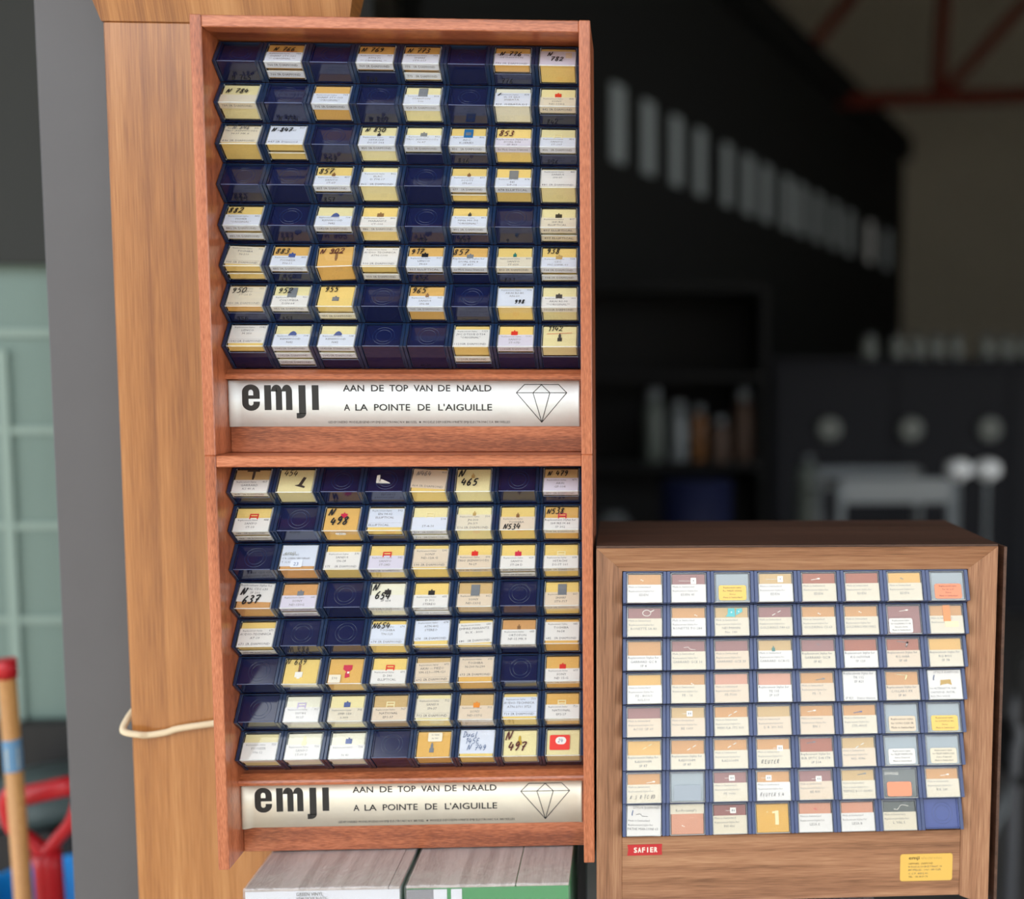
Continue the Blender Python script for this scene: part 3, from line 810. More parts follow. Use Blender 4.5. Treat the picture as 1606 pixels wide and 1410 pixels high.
            link('logo', sp.flat('logo'), o)
        if cell.get('sk24'):
            ov = MB().prism([(a*MM, b*MM) for a, b in round_rect(8.6+g.w, 17.4+g.w, 9.6, 15.8, 3.0)], -.2*MM, -.12*MM, 'z', PAPER['W']).build('number_tag', o)
            sp = MB(); put_hand(sp, '24', (g.w+10.4)*MM, 11.2*MM, 3.2*MM, .4*MM, lambda a, b: (a, b, -.1*MM), ink_pen); link('number', sp.flat('number'), ov)
        if cell.get('st'):
            st = cell['st']; fx = st[2] if len(st) > 2 else .5; fy = st[3] if len(st) > 3 else None
            if fy is None: fy = (lab[1]-.02) if lab else .5
            link('stylus', stylus_mesh(g, st[0], st[1]), o, Matrix.Translation(Vector((xl+wl*fx, .45+H*(1-fy), 0.25 if st[0] in ('tape', 'flake') else 0))*MM))
        if cell.get('hw'):
            hw = cell['hw']; mb = MB()
            txt = hw[0].split('|'); x0_ = hw[1] if len(hw) > 1 else .1; y0_ = hw[2] if len(hw) > 2 else .3
            h = (hw[3] if len(hw) > 3 else 4.2)*1.12; im = hw[4] if len(hw) > 4 else ink; th = (hw[5] if len(hw) > 5 else .62)*1.3
            y0_ = max(y0_, (h*1.08+.9)/H)
            for i, s_ in enumerate(txt):
                put_hand(mb, s_, (xl+wl*x0_+(i*2.2 if len(txt) > 1 else 0))*MM, (.45+H*(1-y0_)-i*h*1.18)*MM, h*MM, th*MM, lambda a, b: (a, b, -.24*MM), im)
            if cell.get('rule'):
                rm, ya, yb_ = cell['rule']
                mb.add([((xl+wl*.12)*MM, (.45+H*(1-ya)+.2)*MM, -.23*MM), ((xl+wl*.12)*MM, (.45+H*(1-ya)-.2)*MM, -.23*MM), ((xl+wl*.85)*MM, (.45+H*(1-yb_)-.2)*MM, -.23*MM), ((xl+wl*.85)*MM, (.45+H*(1-yb_)+.2)*MM, -.23*MM)], [(0, 1, 2, 3)], rm)
            link('handwriting', mb.flat('handwriting'), o)
        z += t+.5

def E(fh=None, st=None): return dict(k='', fh=fh, st=st)
def X(k, f='y', lab=None, tx=(), end=None, hw=None, st=None, **kw):
    d = dict(k=k, f=f, lab=lab, tx=tx, end=end, hw=hw, st=st); d.update(kw); return d
RS = 'Replacement Stylus|'
def SD(n): return '%s SR DIAMOND' % n

UP = [
 [E('N 765'),
  X('tt', 'o', ('B', .46, 1), (RS+'766', 'SHARP STY-121', '** ORIGINAL **'), SD(766), ('N 766', .18, .42, 4.4), rule=(ink_red, .47, .45)),
  E(),
  X('t', 'o', ('B', .5, 1), (RS+'769', 'ATN 71', '** ORIGINAL **'), SD(769), ('N 769', .08, .4, 4.6), fh='769'),
  X('tt', 'o', ('B', .46, 1), (RS+'773', 'SHARP', 'STY-117'), '773   SR DIAMOND', ('N 773', .1, .42, 4.6)),
  E(),
  X('t', 'o', ('L', .36, 1), (RS+'776', 'OPTI-MYTON', '_ 776 SR DIAMOND'), None, ('N 776', .14, .52, 4.6), fh='776'),
  X('T', 'y', ('L', .2, 1), (), None, ('N|782', .2, .5, 4.6, ink), sk=('P', (20.5, 25.5, 10, 17), (), .3), under=1)],
 [X('T', 'p', ('C', .58, 1), (), SD(784), ('N 784', .12, .5, 4.6), pale=1),
  E('N 794'),
  X('T', 'o', ('B', .45, 1), (RS+'795', 'SHARP STY-103', '"ORIGINAL"'), SD(795)),
  E('N 802'),
  X('T', 'p', ('B', .45, 1), (RS+'824', 'STANTON', '500'), SD(824), None, ('big', 'grey', .5, .40), pale=1),
  E(),
  X('T', 'w', ('B', .3, 1), (RS+'838', 'SL 15 QLS', 'SHIBATA', '_ 838  SHIBATA DT'), None, ('/', .06, .48, 3.2)),
  X('t', 'p', ('C', .5, 1), (RS+'842', 'SONY', 'ND-134G'), SD(842), None, ('block', 'red', .5, .38), fh='842')],
 [X('T', 'y', ('C', .1, .92), (RS+'846', 'TRIO (KENWOOD)', 'N-39 MK II', '_ 846 SR DIAMOND'), None, ('N 846', .22, .26, 3.6, ink_faint, .45)),
  X('tt', 'y', ('B', .06, .96), (RS+'847', 'AUDIO 847', '_847 SR Diamond'), None, ('N 847', .06, .36, 4.2)),
  E('827'),
  X('T', 'p', ('B', .5, 1), (RS+'850', 'HITACHI', 'DS-ST 103'), SD(850), ('N 850', .12, .32, 4.2), ('small', 'dark', .52, .46)),
  X('t', 'p', ('B', .45, 1), (RS+'852', 'TRIO (KENWOOD)', 'N-47'), SD(852), None, ('block', 'grey', .5, .4), pale=1),
  X('t', 'y', ('B', .46, 1), (RS+'836', 'ADC', 'K-SERIES'), '836   SR DIAMOND', None, ('big', 'cyan', .5, .40), fh='836'),
  X('T', 'y', ('L', .55, 1), ('Replacement Stylus for', 'DUAL DN', 'SP 803'), 'for Mod. Stereo Diamond', ('853', .06, .46, 5.4, ink_brown, .7)),
  X('t', 'p', ('B', .5, 1), (RS+'856', 'SANYO', 'ST-107'), '856   SR DIAMOND', None, ('frame', 'cream', .5, .44), fh='856')],
 [E('885'), E(),
  X('t', 'y', ('B', .5, 1), (RS+'857', 'SANYO', 'ST-07'), SD(857), ('857', .06, .42, 5), ('small', 'brown', .5, .46), fh='857'),
  X('T', 'p', ('B', .3, 1), (RS+'862', 'ELAC', 'D 794-17', '_ 862   SR DIAMOND'), None),
  E(),
  X('tt', 'y', ('B', .46, 1), (RS+'877', 'SCOTT', 'SM-60'), ['877   SR DIAMOND', None], None, ('small', 'brown', .5, .42)),
  X('T', 'y', ('B', .52, 1), (RS+'878', 'EEI', 'DP-14'), '878 ELLIPTICAL', None, ('big', 'grey', .5, .44)),
  X('T', 'p', ('W', .12, .95), (RS+'881', 'SANSUI', 'SN-60', '_ 881 SR DIAMOND'), None)],
 [X('tt', 'y', ('B', .46, 1), (RS+'882', 'FISHER', '"ORIGINAL"'), SD(882), ('882', .04, .4, 5), pale=1),
  E('887'),
  X('t', 'p', ('B', .5, 1), (RS+'104', 'KENWOOD', 'N42'), '1042GR DIAMOND', None, ('dome', 'blue', .52, .44)),
  X('T', 'y', ('W', .52, 1), (RS+'886', 'MARANTZ', 'CT-100'), '886   SR DIAMOND', None, ('block', 'brown', .52, .42)),
  E('912'),
  X('t', 'y', ('B', .46, 1), (RS+'891', 'PIMA MY-7/5', '"ORIGINAL"'), SD(891), None, ('small', 'dark', .5, .4), fh='891'),
  E('9'),
  X('tt', 'p', ('C', .5, 1), (RS+'897', 'SHURE', 'ELLIPTICAL'), '897 ELLIPTICAL', None, ('block', 'black', .5, .4))],
 [X('tt', 'y', ('C', .08, .92), (RS+'900', 'TOSHIBA', 'N-210', '_900 SR DIAMOND'), None, None, None, tilt=-3),
  X('t', 'o', ('B', .5, 1), (RS+'883', 'PIONEER', 'PN-11'), SD(883), ('883', .06, .42, 4.8), ('block', 'blue', .55, .46), fh='883', pale=1),
  X('T', 'o', None, (), None, ('N 902', .06, .4, 5, ink_brown, .62), ('tee', 'brown', .5, .45), ajar=3.5),
  X('tt', 'y', ('W', .1, .94), (RS+'910', 'AUDIO TECHNICA', 'ATN-1100', '_ 910 SR DIAMOND'), [None, SD(910)]),
  X('t', 'o', ('B', .5, 1), (RS+'917', 'LENCO', 'M-60'), '917 ELLIPTICAL', ('917', .06, .4, 5), ('block', 'black', .48, .42), fh='917'),
  X('t', 'o', ('B', .52, 1), ('Replacement Stylus for', 'DUAL DN 8', 'SP 857'), 'for Mod. Stereo Diamond', ('857', .0, .42, 5.4), ('block', 'grey', .5, .46)),
  X('t', 'y', ('C', .5, 1), (RS+'893', 'SANYO', 'ST-610'), SD(893), None, ('small', 'green', .5, .42), fh='893'),
  X('tt', 'y', ('B', .5, 1), (RS+'938', 'CEC', 'MC-20MK-01'), SD(938), ('938', .12, .34, 4.6), ('block', 'tan', .5, .48), pale=1)],
 [X('t', 'o', ('C', .1, .95), (RS+'950', 'SANYO', 'ST-26 D', '_ 950 SR DIAMOND'), None, ('950', .06, .4, 5, ink, .5), fh='950', pale=1),
  X('t', 'p', ('W', .5, 1), (RS+'951', 'COLUMBIA', 'DSN-64'), SD(951), ('952', .1, .4, 5), ('big', 'grey', .52, .42), fh='951'),
  X('tt', 'y', None, (), [None, SD(955)], ('955', .14, .32, 4.8), ('block', 'grey', .5, .62)),
  E(),
  X('T', 'o', ('B', .5, 1), (RS+'965', 'SANSUI', 'SN-48'), '965  SR DIAMOND', ('965', .06, .38, 5), ('small', 'brown', .52, .48), pale=1),
  E('~~~~'),
  X('T', 'y', ('B', .12, .95), (RS+'998', 'AKAI RS-80', 'AN-60'), None, ('998', .48, .85, 3.6), pale=1),
  X('T', 'p', ('W', .5, 1), (RS+'101', 'AKAI RS-90', '**ORIGINAL**'), '1015SR DIAMOND', None, ('block', 'dark', .48, .46))],
 [X('t', 'y', ('W', .06, .86), (RS+'1042', 'LENCO', 'M 350', '_1042GR DIAMOND'), None, fh='~'),
  X('ttt', 'p', ('B', .45, 1), (RS+'104', 'KENWOOD', 'N42'), '1042GR DIAMOND', None, ('dome', 'blue', .5, .4)),
  X('tt', 'p', ('B', .45, 1), (RS+'104', 'KENWOOD', 'N42'), '1042GR DIAMOND', None, ('dome', 'blue', .5, .4)),
  E(), E('~ ~'),
  X('Mt', 'y', ('W', .22, .97), (RS+'1129', 'JVC DT55/E DT54', '"ORIGINAL"', '_ 1129SR DIAMOND'), [None, '1129SR DIAMOND']),
  X('t', 'y', ('L', .45, 1), (RS+'1130', 'SANYO', 'ST-07D'), '1130SR DIAMOND', None, ('block', 'red', .45, .36), pale=1),
  X('M', 'p', None, (), None, ('1142', .14, .3, 4.6, ink, .5), ('tower', 'dark', .5, .55), rule=(ink_red, .43, .38))],
]
LO = [
 [X('t', 't', ('W', .48, 1), (RS+'407', 'GARRARD', 'KS 40 A'), '407   SR DIAMOND', None, ('tee', 'dark', .5, .2)),
  X('T', 'p', None, (), None, ('454', .12, .34, 4.8, ink, .5), ('ell', 'dark', .62, .5)),
  E('N'), E(None, ('leaf', 'white')),
  X('T', 'y', ('P', .08, .86), ('|464', '', '_ 464 SR DIAMOND'), None, ('N464', .12, .34, 3.8, ink_faint, .45), tilt=-4, pale=1),
  X('T', 'p', None, (), None, ('N|465', .06, .4, 6, ink, .9), ('small', 'tan', .48, .36)),
  E(),
  X('t', 't', ('L', .44, 1), (RS+'479', 'AKAI', 'GP-104'), '479  SR DIAMOND', ('N 479', .1, .36, 4.4))],
 [X('tt', 'y', ('W', .46, 1), (RS+'488', 'SANYO', 'ST-10'), '488   SR DIAMOND', None, ('frame', 'red', .52, .4)),
  E(),
  X('T', 'o', None, (), None, ('N|498', .1, .4, 6.2, ink, .95), ('block', 'pink', .55, .36), sk=('W', (10.6, 19, .6, 3.6), ('43',), 1.4), skend=1),
  X('t', 'y', ('B', .1, .86), (RS+'502', 'EN 94-02', 'ELLIPTICAL', '_ELLIPTICAL'), None),
  X('tt', 'p', ('B', .46, 1), ('|514', '', 'ST-4-10'), '514   SR DIAMOND', None, ('frame', 'cream', .5, .38)),
  X('T', 'p', ('C', .36, .98), (RS+'516', 'JN-300', 'JN-3/9', '_ 516 SR DIAMOND'), None, None, ('small', 'tan', .5, .34), pale=1),
  X('T', 'y', ('P', .46, 1), (RS+'-', 'TOSHIBA'), None, ('N534', .1, .98, 4.4), ('small', 'brown', .5, .42), pale=1),
  X('T', 'o', ('W', .52, 1), ('Replacement Stylus for', 'SHURE M 44', 'SP 302'), '538 SR DIAMOND', ('N538', .06, .36, 4.6), ('frame', 'pink', .52, .44))],
 [E(),
  X('T', 'a', ('B', .03, .86), ('', '', '<           ELECTRONIC', '<17 R. LEBEAU BRUXELLES', '<T. 12.32.05'), None, None, None, sk=('B', (9, 18.5, 2.6, 9.2), (), 1.2), emji=1),
  X('T', 'y', ('W', .3, .97), (RS+'575', 'SANSUI', 'SN-28', '_ 575    SR DIAMOND'), None),
  X('T', 'y', ('L', .46, 1), (RS+'582', 'SANYO', 'ST-28D'), SD(582), None, ('frame', 'red', .5, .42), pale=1),
  X('T', 'y', ('P', .2, .93), (RS+'590', 'SONY', 'ND-12A G', '_590 SR DIAMOND'), None),
  X('T', 'y', ('P', .46, 1), (RS+'606', 'TRIO (KENWOOD)', 'N-29'), SD(606), None, ('block', 'red', .5, .38)),
  X('tt', 'y', ('W', .5, 1), (RS+'620', 'SANYO', 'ST-28 D'), '620  SR DIAMOND', None, ('block', 'pink', .5, .4)),
  X('T', 'y', ('W', .5, 1), (RS+'628', 'HITACHI', 'DS-ST 101'), '628  SR DIAMOND', None, ('frame', 'cream', .5, .44))],
 [X('T', 'a', ('W', .02, .74), ('Replacement Stylus for', 'DUAL CDS 630', 'SP 201'), None, ('N|637', .08, .46, 6, ink, .95), tilt=-2),
  X('tt', 'a', ('L', .5, 1), (RS+'641', 'SONY', 'ND-150G'), '641   SR DIAMOND', None, ('block', 'grey', .52, .4), pale=1),
  E(),
  X('T', 'w', ('W', .52, 1), ('|', 'SP 654'), SD(654), ('N|654', .06, .36, 5.4, ink, .85), ('block', 'black', .5, .38)),
  X('tt', 'y', ('W', .52, 1), (RS+'655', 'D 311', 'STEREO'), '655   SR DIAMOND', None, ('block', 'black', .5, .42)),
  X('M', 't', ('P', .5, 1), (RS+'662', 'SONY', 'ND-133G'), None, None, ('big', 'grey', .5, .42)),
  E(),
  X('T', 'y', ('P', .46, 1), (RS+'667', 'SHARP', 'STY-717'), SD(667), None, ('big', 'grey', .5, .42))],
 [X('tt', 'y', ('W', .3, .98), (RS+'671', 'AUDIO-TECHNICA', 'AT-10', '_ 671 SR DIAMOND'), [None, SD(671)]),
  E('N 689'), E(),
  X('T', 'y', ('B', .2, .95), (RS+'674', 'TOSHIBA', 'TN-125', '_674 SR DIAMOND'), None, ('N654', .02, .36, 4.6), pale=1),
  X('t', 'y', ('B', .06, .84), (RS+'674', 'ATN-802', 'STEREO', '_ 674   SR DIAMOND'), None, tilt=1.5),
  X('t', 'y', ('W', .16, .94), (RS+'680', 'EMPIRE-MARANTZ', '86.X - 3000', '_ 680   SR DIAMOND'), None, tilt=3),
  X('t', 'a', ('W', .44, 1), (RS+'683', 'ORTOFON', 'NF-15 MK II'), '683   SR DIAMOND', None, ('small', 'brown', .5, .36)),
  X('T', 'o', ('W', .16, .88), (RS+'685', 'TOSHIBA', 'N-58', '_ 685   SR DIAMOND'), None)],
 [E(),
  X('t', 'y', None, (), '', ('N 689', .02, .26, 4.4, ink, .45), ('cross', 'white', .44, .5)),
  X('T', 'o', None, (), None, None, ('key', 'pink', .55, .5), sk=('C', (2, 11.5, 1.2, 8), ('590',), .6, ink_faint)),
  X('t', 'y', ('W', .5, 1), (RS+'691', 'D 341', 'ELLIPTICAL'), '691   SR DIAMOND', None, ('frame', 'red', .52, .42)),
  X('T', 't', ('P', .24, .97), (RS+'692', 'AKAI --- PIEZO', 'YM-121---YM-121', '_692 SR DIAMOND'), None, tilt=1.5),
  X('T', 'o', ('P', .05, .8), (RS+'693', 'TOSHIBA', 'N-200 N-290', '_ 693 SR DIAMOND'), None),
  E(),
  X('T', 'o', ('W', .52, 1), (RS+'697', 'SONY', 'ND 15-G'), '697   SR DIAMOND', None, ('block', 'red', .5, .42))],
 [E(),
  X('T', 'w', ('W', .46, 1), (RS+'701', 'SHURE', 'N 55'), '', None, ('frame', 'lilac', .46, .4), pale=1),
  X('T', 'p', ('C', .5, 1), (RS+'705', 'EMP-150', 'S-909'), '', None, ('block', 'blue', .5, .36)),
  X('T', 't', ('P', .5, 1), (RS+'707', 'NATIONAL', 'EPS-37'), '', None, ('frame', 'cream', .5, .4)),
  X('T', 'p', ('C', .2, .92), (RS+'712', 'SANSUI', 'SN-37', '_712 SR DIAMOND'), None),
  X('T', 't', ('P', .48, 1), (RS+'713', 'SONY', 'ND-137G'), '', None, ('block', 'orange', .5, .44), pale=1),
  X('T', 'y', ('B', .18, .9), (RS+'719', 'AUDIO-TECHNICA', 'ATN-3711 3721', '_719 SR DIAMOND'), None),
  X('T', 'o', ('W', .48, 1), (RS+'720', 'NATIONAL', 'EPS-27'), '', None, ('frame', 'cream', .48, .42))],
 [X('T', 'p', ('W', .36, 1), (RS+'725', 'PIONEER', 'PN-12'), '', None, None, pale=1),
  X('T', 'w', ('W', .46, 1), (RS+'730', 'SANYO', 'ST-09 D'), '', None, ('tower', 'cream', .5, .3), pale=1),
  X('T', 'w', ('W', .5, 1), (RS+'734', '', 'N 40'), '', None, ('block', 'blue', .52, .34), pale=1),
  E(),
  X('T', 'o', None, (), None, None, ('tower', 'grey', .45, .62), sk=('C', (9.5, 21, 13.5, 21), ('N 7434', 'N 749'), 1.0, ink_faint)),
  X('T', 'y', ('B', .02, .88), (), None, ('Dual|145E|N 749', .06, .28, 4.2, ink_pen, .4)),
  X('T', 'p', None, (), None, ('N|497', .06, .42, 6.6, ink_brown, .95), ('tower', 'gold', .48, .4)),
  X('T', 'p', None, (), None, None, None, sk=('R', (3.5, 20, 5, 17.5), (), 1.2), sk24=1)],
]
gU = Grid((RW-2*RT-.0006)/8/MM, 31.23, 19.2, 2.7, 28.5, rack_hi, ((RT+.0003)/MM, 32.0, 322.9-332.7), navy, navy_d)
gL = Grid((RW-2*RT-.0006)/8/MM, 31.23, 19.2, 2.7, 28.5, rack_lo, ((RT+.0003)/MM, 32.0, -11.6), navy, navy_d)
gL.cache = gU.cache
bpy.context.view_layer.update()
for r in range(8):
    for c in range(8):
        fill(gU, r, c, UP[r][c], 'upper rack', 'stylus boxes in the upper rack', 'teak board')
        fill(gL, r, c, LO[r][c], 'lower rack', 'stylus boxes in the lower rack', 'teak board')

# ================================================================== THE MITRED WALNUT CABINET
SW, SD_, SH, SF, SR = 0.3257, 0.1364, 0.2953, 0.0205, 0.0109
cabM = Matrix.Translation((0.3028, 0.0, -0.0746)) @ Matrix.Rotation(0.0172, 4, 'Z') @ Matrix.Rotation(0.0045, 4, 'Y')
K = empty('stylus_cabinet', mat=cabM)
tag(K, 'wide walnut stylus cabinet with a mitred frame, red tape and gold label, beside the racks', 'display cabinet')
SB = -SH-0.004
def frame_piece(name, pts, mat):
    """pts: outline (x, z, depth of the face there); extruded back to 22 mm"""
    n = len(pts); V = [(x, d, z) for x, z, d in pts]+[(x, 0.022, z) for x, z, d in pts]
    MB().add(V, [tuple(range(n)), tuple(range(2*n-1, n-1, -1))]+[(i, n+i, n+(i+1) % n, (i+1) % n) for i in range(n)], mat).build(name, K)
g_ = 0.00012
frame_piece('frame_stile', [(0, 0, 0), (SF, -SF-g_, SR), (SF, SB, SR), (0, SB-.004, 0)], wal_v)
frame_piece('frame_stile', [(SW, 0, 0), (SW, SB-.004, 0), (SW-SF, SB, SR), (SW-SF, -SF-g_, SR)], wal_v)
frame_piece('frame_rail', [(g_, 0, 0), (SW-g_, 0, 0), (SW-SF, -SF, SR), (SF, -SF, SR)], wal_h)
MB().bbox(SF, SW-SF, SR+.0006, 0.022, SB, -0.2425, .0004, wal_h).build('apron', K)
MB().box(0.0, SW, 0.0008, SD_, 0.0001, 0.0018, dwal_h).build('top_veneer', K)
MB().box(0.001, SW-.001, 0.0222, SD_, -0.006, 0.0001, dwal_h).build('top_board', K)
MB().bbox(0.001, 0.007, 0.0222, SD_, SB, -0.0062, .0004, dwal_y).build('side_board', K)
MB().box(0.007, SW-.007, SD_-.006, SD_, SB, -0.0062, dwal_h).build('back_board', K)
MB().box(0.007, SW-.007, 0.0222, SD_-.006, SB, SB+.006, dwal_h).build('bottom_board', K)
# right side board, sprung away from the frame
MB().prism([(SW-.004, SD_), (SW+.0062, 0.003), (SW+.0086, 0.003), (SW-.001, SD_)], SB-.003, -0.0008, 'z', dwal_y).build('loose_side_board', K)
# red embossed tape
def on_apron(u, v, lift=0.0): return (u*MM, SR+.0006-lift*MM, v*MM)
tp = MB().add([(x*MM, y, z*MM) for y in (SR+.0002, SR+.0005) for x, z in ((25.2, -249.0), (53.8, -248.8), (53.4, -253.4), (53.8, -258.0), (25.0, -258.2), (25.8, -253.4))],
              [tuple(range(6)), tuple(range(11, 5, -1))]+[(i, (i+1) % 6, 6+(i+1) % 6, 6+i) for i in range(6)], pbr('red_tape', lin((190, 44, 50)), rough=0.35)).build('embossed_tape', K)
tx = MB(); 
for ox, oz in ((0, 0), (.35, 0), (0, .3), (.35, .3)):
    for i, ch in enumerate('SAFIER'): put_text(tx, ch, 31.6+i*3.35+ox, -255.7+oz, 4.2, lambda a, b: (a*MM, SR+.00012-ox*1e-5-oz*2e-5, b*MM), pbr('embossed_white', lin((238, 226, 214)), rough=.5), 'c', maxw=2.3, res=3)
link('lettering', tx.flat('lettering'), tp)
gl = MB().prism([(a*MM, b*MM) for a, b in round_rect(254.0, 298.6, -286.0, -262.6, 2.0)], SR+.0002, SR+.0005, 'y', pbr('gold_label', lin((226, 184, 92)), rough=0.42)).build('gold_label', K)
tx = MB(); fn = lambda a, b: (a*MM, SR+.00014, b*MM)
put_text(tx, 'emji', 261.2, -267.2, 2.9, fn, sign_black, 'l', width=9.0, res=2)
put_text(tx, 'emji', 261.35, -267.2, 2.9, fn, sign_black, 'l', width=9.0, res=2)
put_text(tx, 'electronic', 271.6, -267.2, 2.5, fn, pbr('gold_print_pale', lin((190, 152, 80)), rough=.6), 'l', width=18)
for i, (s_, wd) in enumerate((('SAPPHIRE - DIAMOND', 21), ('RUE DE LA SOURCE STRAAT, 34', 28.5), ('BRUXELLES - 1060 - BRUSSEL', 28), ('C.C.P. 8832.41', 16.5), ('TEL. : 38.38.01.73', 16.5))):
    put_text(tx, s_, 261.0, -271.6-i*2.75-(0.4 if i > 2 else 0), 1.5, fn, sign_black if i in (0, 4) else printm, 'l', width=wd)
link('label_print', tx.flat('label_print'), gl)

MS = ('<Made in Switzerland', '<Replacement Stylus for:')
def Sx(f, model, lab='C', st=None, hw=None, **kw):
    tx = MS+((model,) if isinstance(model, str) else tuple(model))
    return X('s', f, (lab, .40, 1.0), tx, None, hw, st, pale=1, **kw)
def S2(f, a, b, lab='C', st=None, top=.44): return X('s', f, (lab, top, 1.0), ('Replacement Stylus for', a, b), None, None, st)
def SK(col, lines, foam='s', **kw): return X('s', foam, None, (), None, None, None, sk=(col, (3.2, 25.6, 1.6, 13.8), lines, 1.8), **kw)
SA = [
 [Sx('a', 'EDEN', 'W', ('dot', 'white', .4, .24)), Sx('m', 'EDEN 45', 'W', ('tag', 'white', .5, .28)), SK('Y', ('Replacement stylus', 'For PHILIPS 303032', 'Stereo', 'Made in Switzerland'), 's'), Sx('t', 'EDEN', 'W', ('tag', 'white', .5, .24)),
  Sx('r', 'EDEN', 'C', ('rod', 'white', .4, .26)), Sx('r', 'EDEN'), Sx('o', 'EDEN', 'C', ('dot', 'grey', .4, .24)), SK('S', ('Replacement stylus', 'For GC 2 SS', 'Stereo', 'Made in Switzerland'), 's')],
 [Sx('m', 'RONETTE SA 80', 'C', ('ring', 'white', .56, .22)), Sx('a', 'RONETTE TO 284', 'W', ('dot', 'white', .7, .3)), Sx('t', ('NEUMANN', 'No. 140'), 'C', ('pieces', 'teal', .5, .24)), Sx('m', 'GOLDRING 580.63', 'C', ('rods', 'white', .55, .28)),
  Sx('a', 'GOLDRING CS.63', 'C', ('dot', 'white', .5, .28)), Sx('a', 'GOLDRING MX1/MX2', 'C', ('dot', 'white', .45, .24)), X('s', 'm', None, (), None, None, ('rod', 'white', .5, .22), sk=('W', (1.4, 21, 1.2, 13), ('Replacement Stylus', 'for GOLDRING 110 SR', 'Genuine Stone', 'Made in Switzerland'), 1.6)), Sx('a', '', 'C', ('tape', 'orange', .52, .26))],
 [S2('a', 'GARRARD GC 8', 'SP 8', 'W', top=.52), Sx('m', 'GARRARD GCE 16', 'C', ('wire', 'white', .55, .3)), Sx('m', 'GARRARD GCE 33', 'P'), Sx('t', 'GARRARD GC8-02', 'W', ('small', 'green', .45, .36)),
  S2('m', 'GARRARD GC/8', 'SP 82', 'C', ('dot', 'grey', .5, .2)), S2('r', 'KG 067/0068', 'SP 120', 'W'), S2('r', 'KG 068A', 'SP 68', 'P', ('screw', 'metal', .55, .22)), S2('o', 'KG 8010', 'SP 78', 'C')],
 [Sx('o', ('PE - 8010/1', 'NG.510'), 'W'), Sx('a', 'PE - 16', 'C', ('dot', 'white', .6, .36)), Sx('k', 'PE-7000', 'P'), S2('k', 'TE 105', 'SP 107', 'W'),
  Sx('a', 'PE - 5', 'P', ('rod', 'grey', .6, .28)), X('s', 'w', ('W', .02, 1), ('Replacement Stylus for', 'TK 112', 'SP 821', '', '_  SP 821    Stereo Stanton'), None), S2('a', 'COLLARO FX', 'SP 80', 'P', ('screw', 'cream', .55, .22), .5), X('s', 'w', ('W', .02, .99), ('|STYLUS DIAMOND', '', '', '', '<for ALTERNATOR AND', '<CARTRIDGE CRISTAL', '<ELECTRO VOICE'), None, ('l', .12, .34, 3.6, ink_pen, .6), ('flake', 'tan', .52, .42))],
 [Sx('m', 'ACOS GP 69', 'P'), Sx('t', 'BE 1009', 'P', ('cell', 'white', .55, .26)), Sx('a', 'MERULA STS 300', 'C', ('rods', 'white', .55, .3)), Sx('t', 'D B. 301.302', 'P'),
  Sx('a', 'BN 1', 'P', ('rod', 'white', .35, .24)), Sx('a', 'STR-400/5', 'C', ('rod', 'blue', .45, .3)), SK('P', ('Replacement stylus', 'for SONO DEX SR', 'Made in Switzerland'), 's'), SK('Y', ('Replacement stylus', 'for SONOR DS 402', 'Stereo', 'Made in Switzerland'), 's', )],
 [S2('o', 'RADIOHM', 'SP 87', 'C', ('rods', 'cream', .6, .26), .52), S2('a', 'RADIOHM', 'SP 87', 'C', ('rods', 'white', .62, .32), .5), Sx('a', 'RADIOHM', 'C', ('rods', 'white', .55, .26)), Sx('a', '', 'C', ('cell', 'white', .7, .36), hw=('REUTER', .12, .86, 2.6, ink_faint, .28)),
  S2('r', 'BSR SP/TC 508 ST8', 'SP 514', 'C', ('rod', 'grey', .35, .2), .5), Sx('t', 'NG. 4386', 'P', ('rods', 'white', .55, .34)), SK('W', ('Replacement stylus', 'for TELEFUNKEN 2022', 'Stereo Diamond', 'Made in Switzerland'), 's'), SK('C', ('Replacement stylus', 'for TELEFUNKEN 2022', 'Stereo Diamond', 'Made in Switzerland'), 's')],
 [Sx('a', '', 'C', ('rod', 'white', .7, .34), hw=('B.S.R TC 8D', .08, .86, 2.3, ink_faint, .26)), SK('G', (), 's'), Sx('m', 'PE 1006', 'C', ('cell', 'white', .55, .24)), Sx('a', '', 'W', ('cell', 'white', .36, .26), hw=('REUTER 5.4', .08, .86, 2.3, ink_faint, .26)),
  Sx('m', 'BE 805', 'P', ('cell', 'white', .6, .32)), Sx('t', 'TEPPAZ ECO 60/450', 'C', ('rod', 'grey', .62, .2)), X('s', 'g', None, (), None, None, None, sk=('S', (3, 23.5, 1.8, 13.2), (), 1.8), dia=1), Sx('a', 'B.K 240', 'C', ('rod', 'white', .58, .28))],
 [X('s', 'w', ('W', .02, 1), ('|STYLUS DIAMOND', '', '', '<Made in Switzerland', '<Replacement Stylus for:', 'PATHE MARCONI 63'), None, ('l', .12, .32, 3.4, ink_pen, .6), ('wire', 'dark', .45, .34), tilt=-2), X('s', 'k', ('C', .0, .32), ('', 'Ko-Fo Lampl\'s'), None, None, ('dot', 'white', .35, .7)), Sx('m', 'PH 401', 'C', ('cell', 'white', .6, .24)), X('s', 'o', None, (), None, None, ('bar', 'cream', .58, .46)),
  Sx('k', 'LESA E', 'W', ('dot', 'pink', .5, .24)), Sx('k', 'LESA B', 'W'), Sx('g', 'L. VAL 5', 'C', ('wave', 'white', .55, .24)), E()],
]
gS = Grid((SW-2*SF-.001)/8/MM, 27.6, 23.9, 2.9, 10.4, K, ((SF+.0005)/MM, 11.4, -SF/MM-.3), navy_s, navy_t)
gS.Bext = gS.B; gS.edge = navy_s
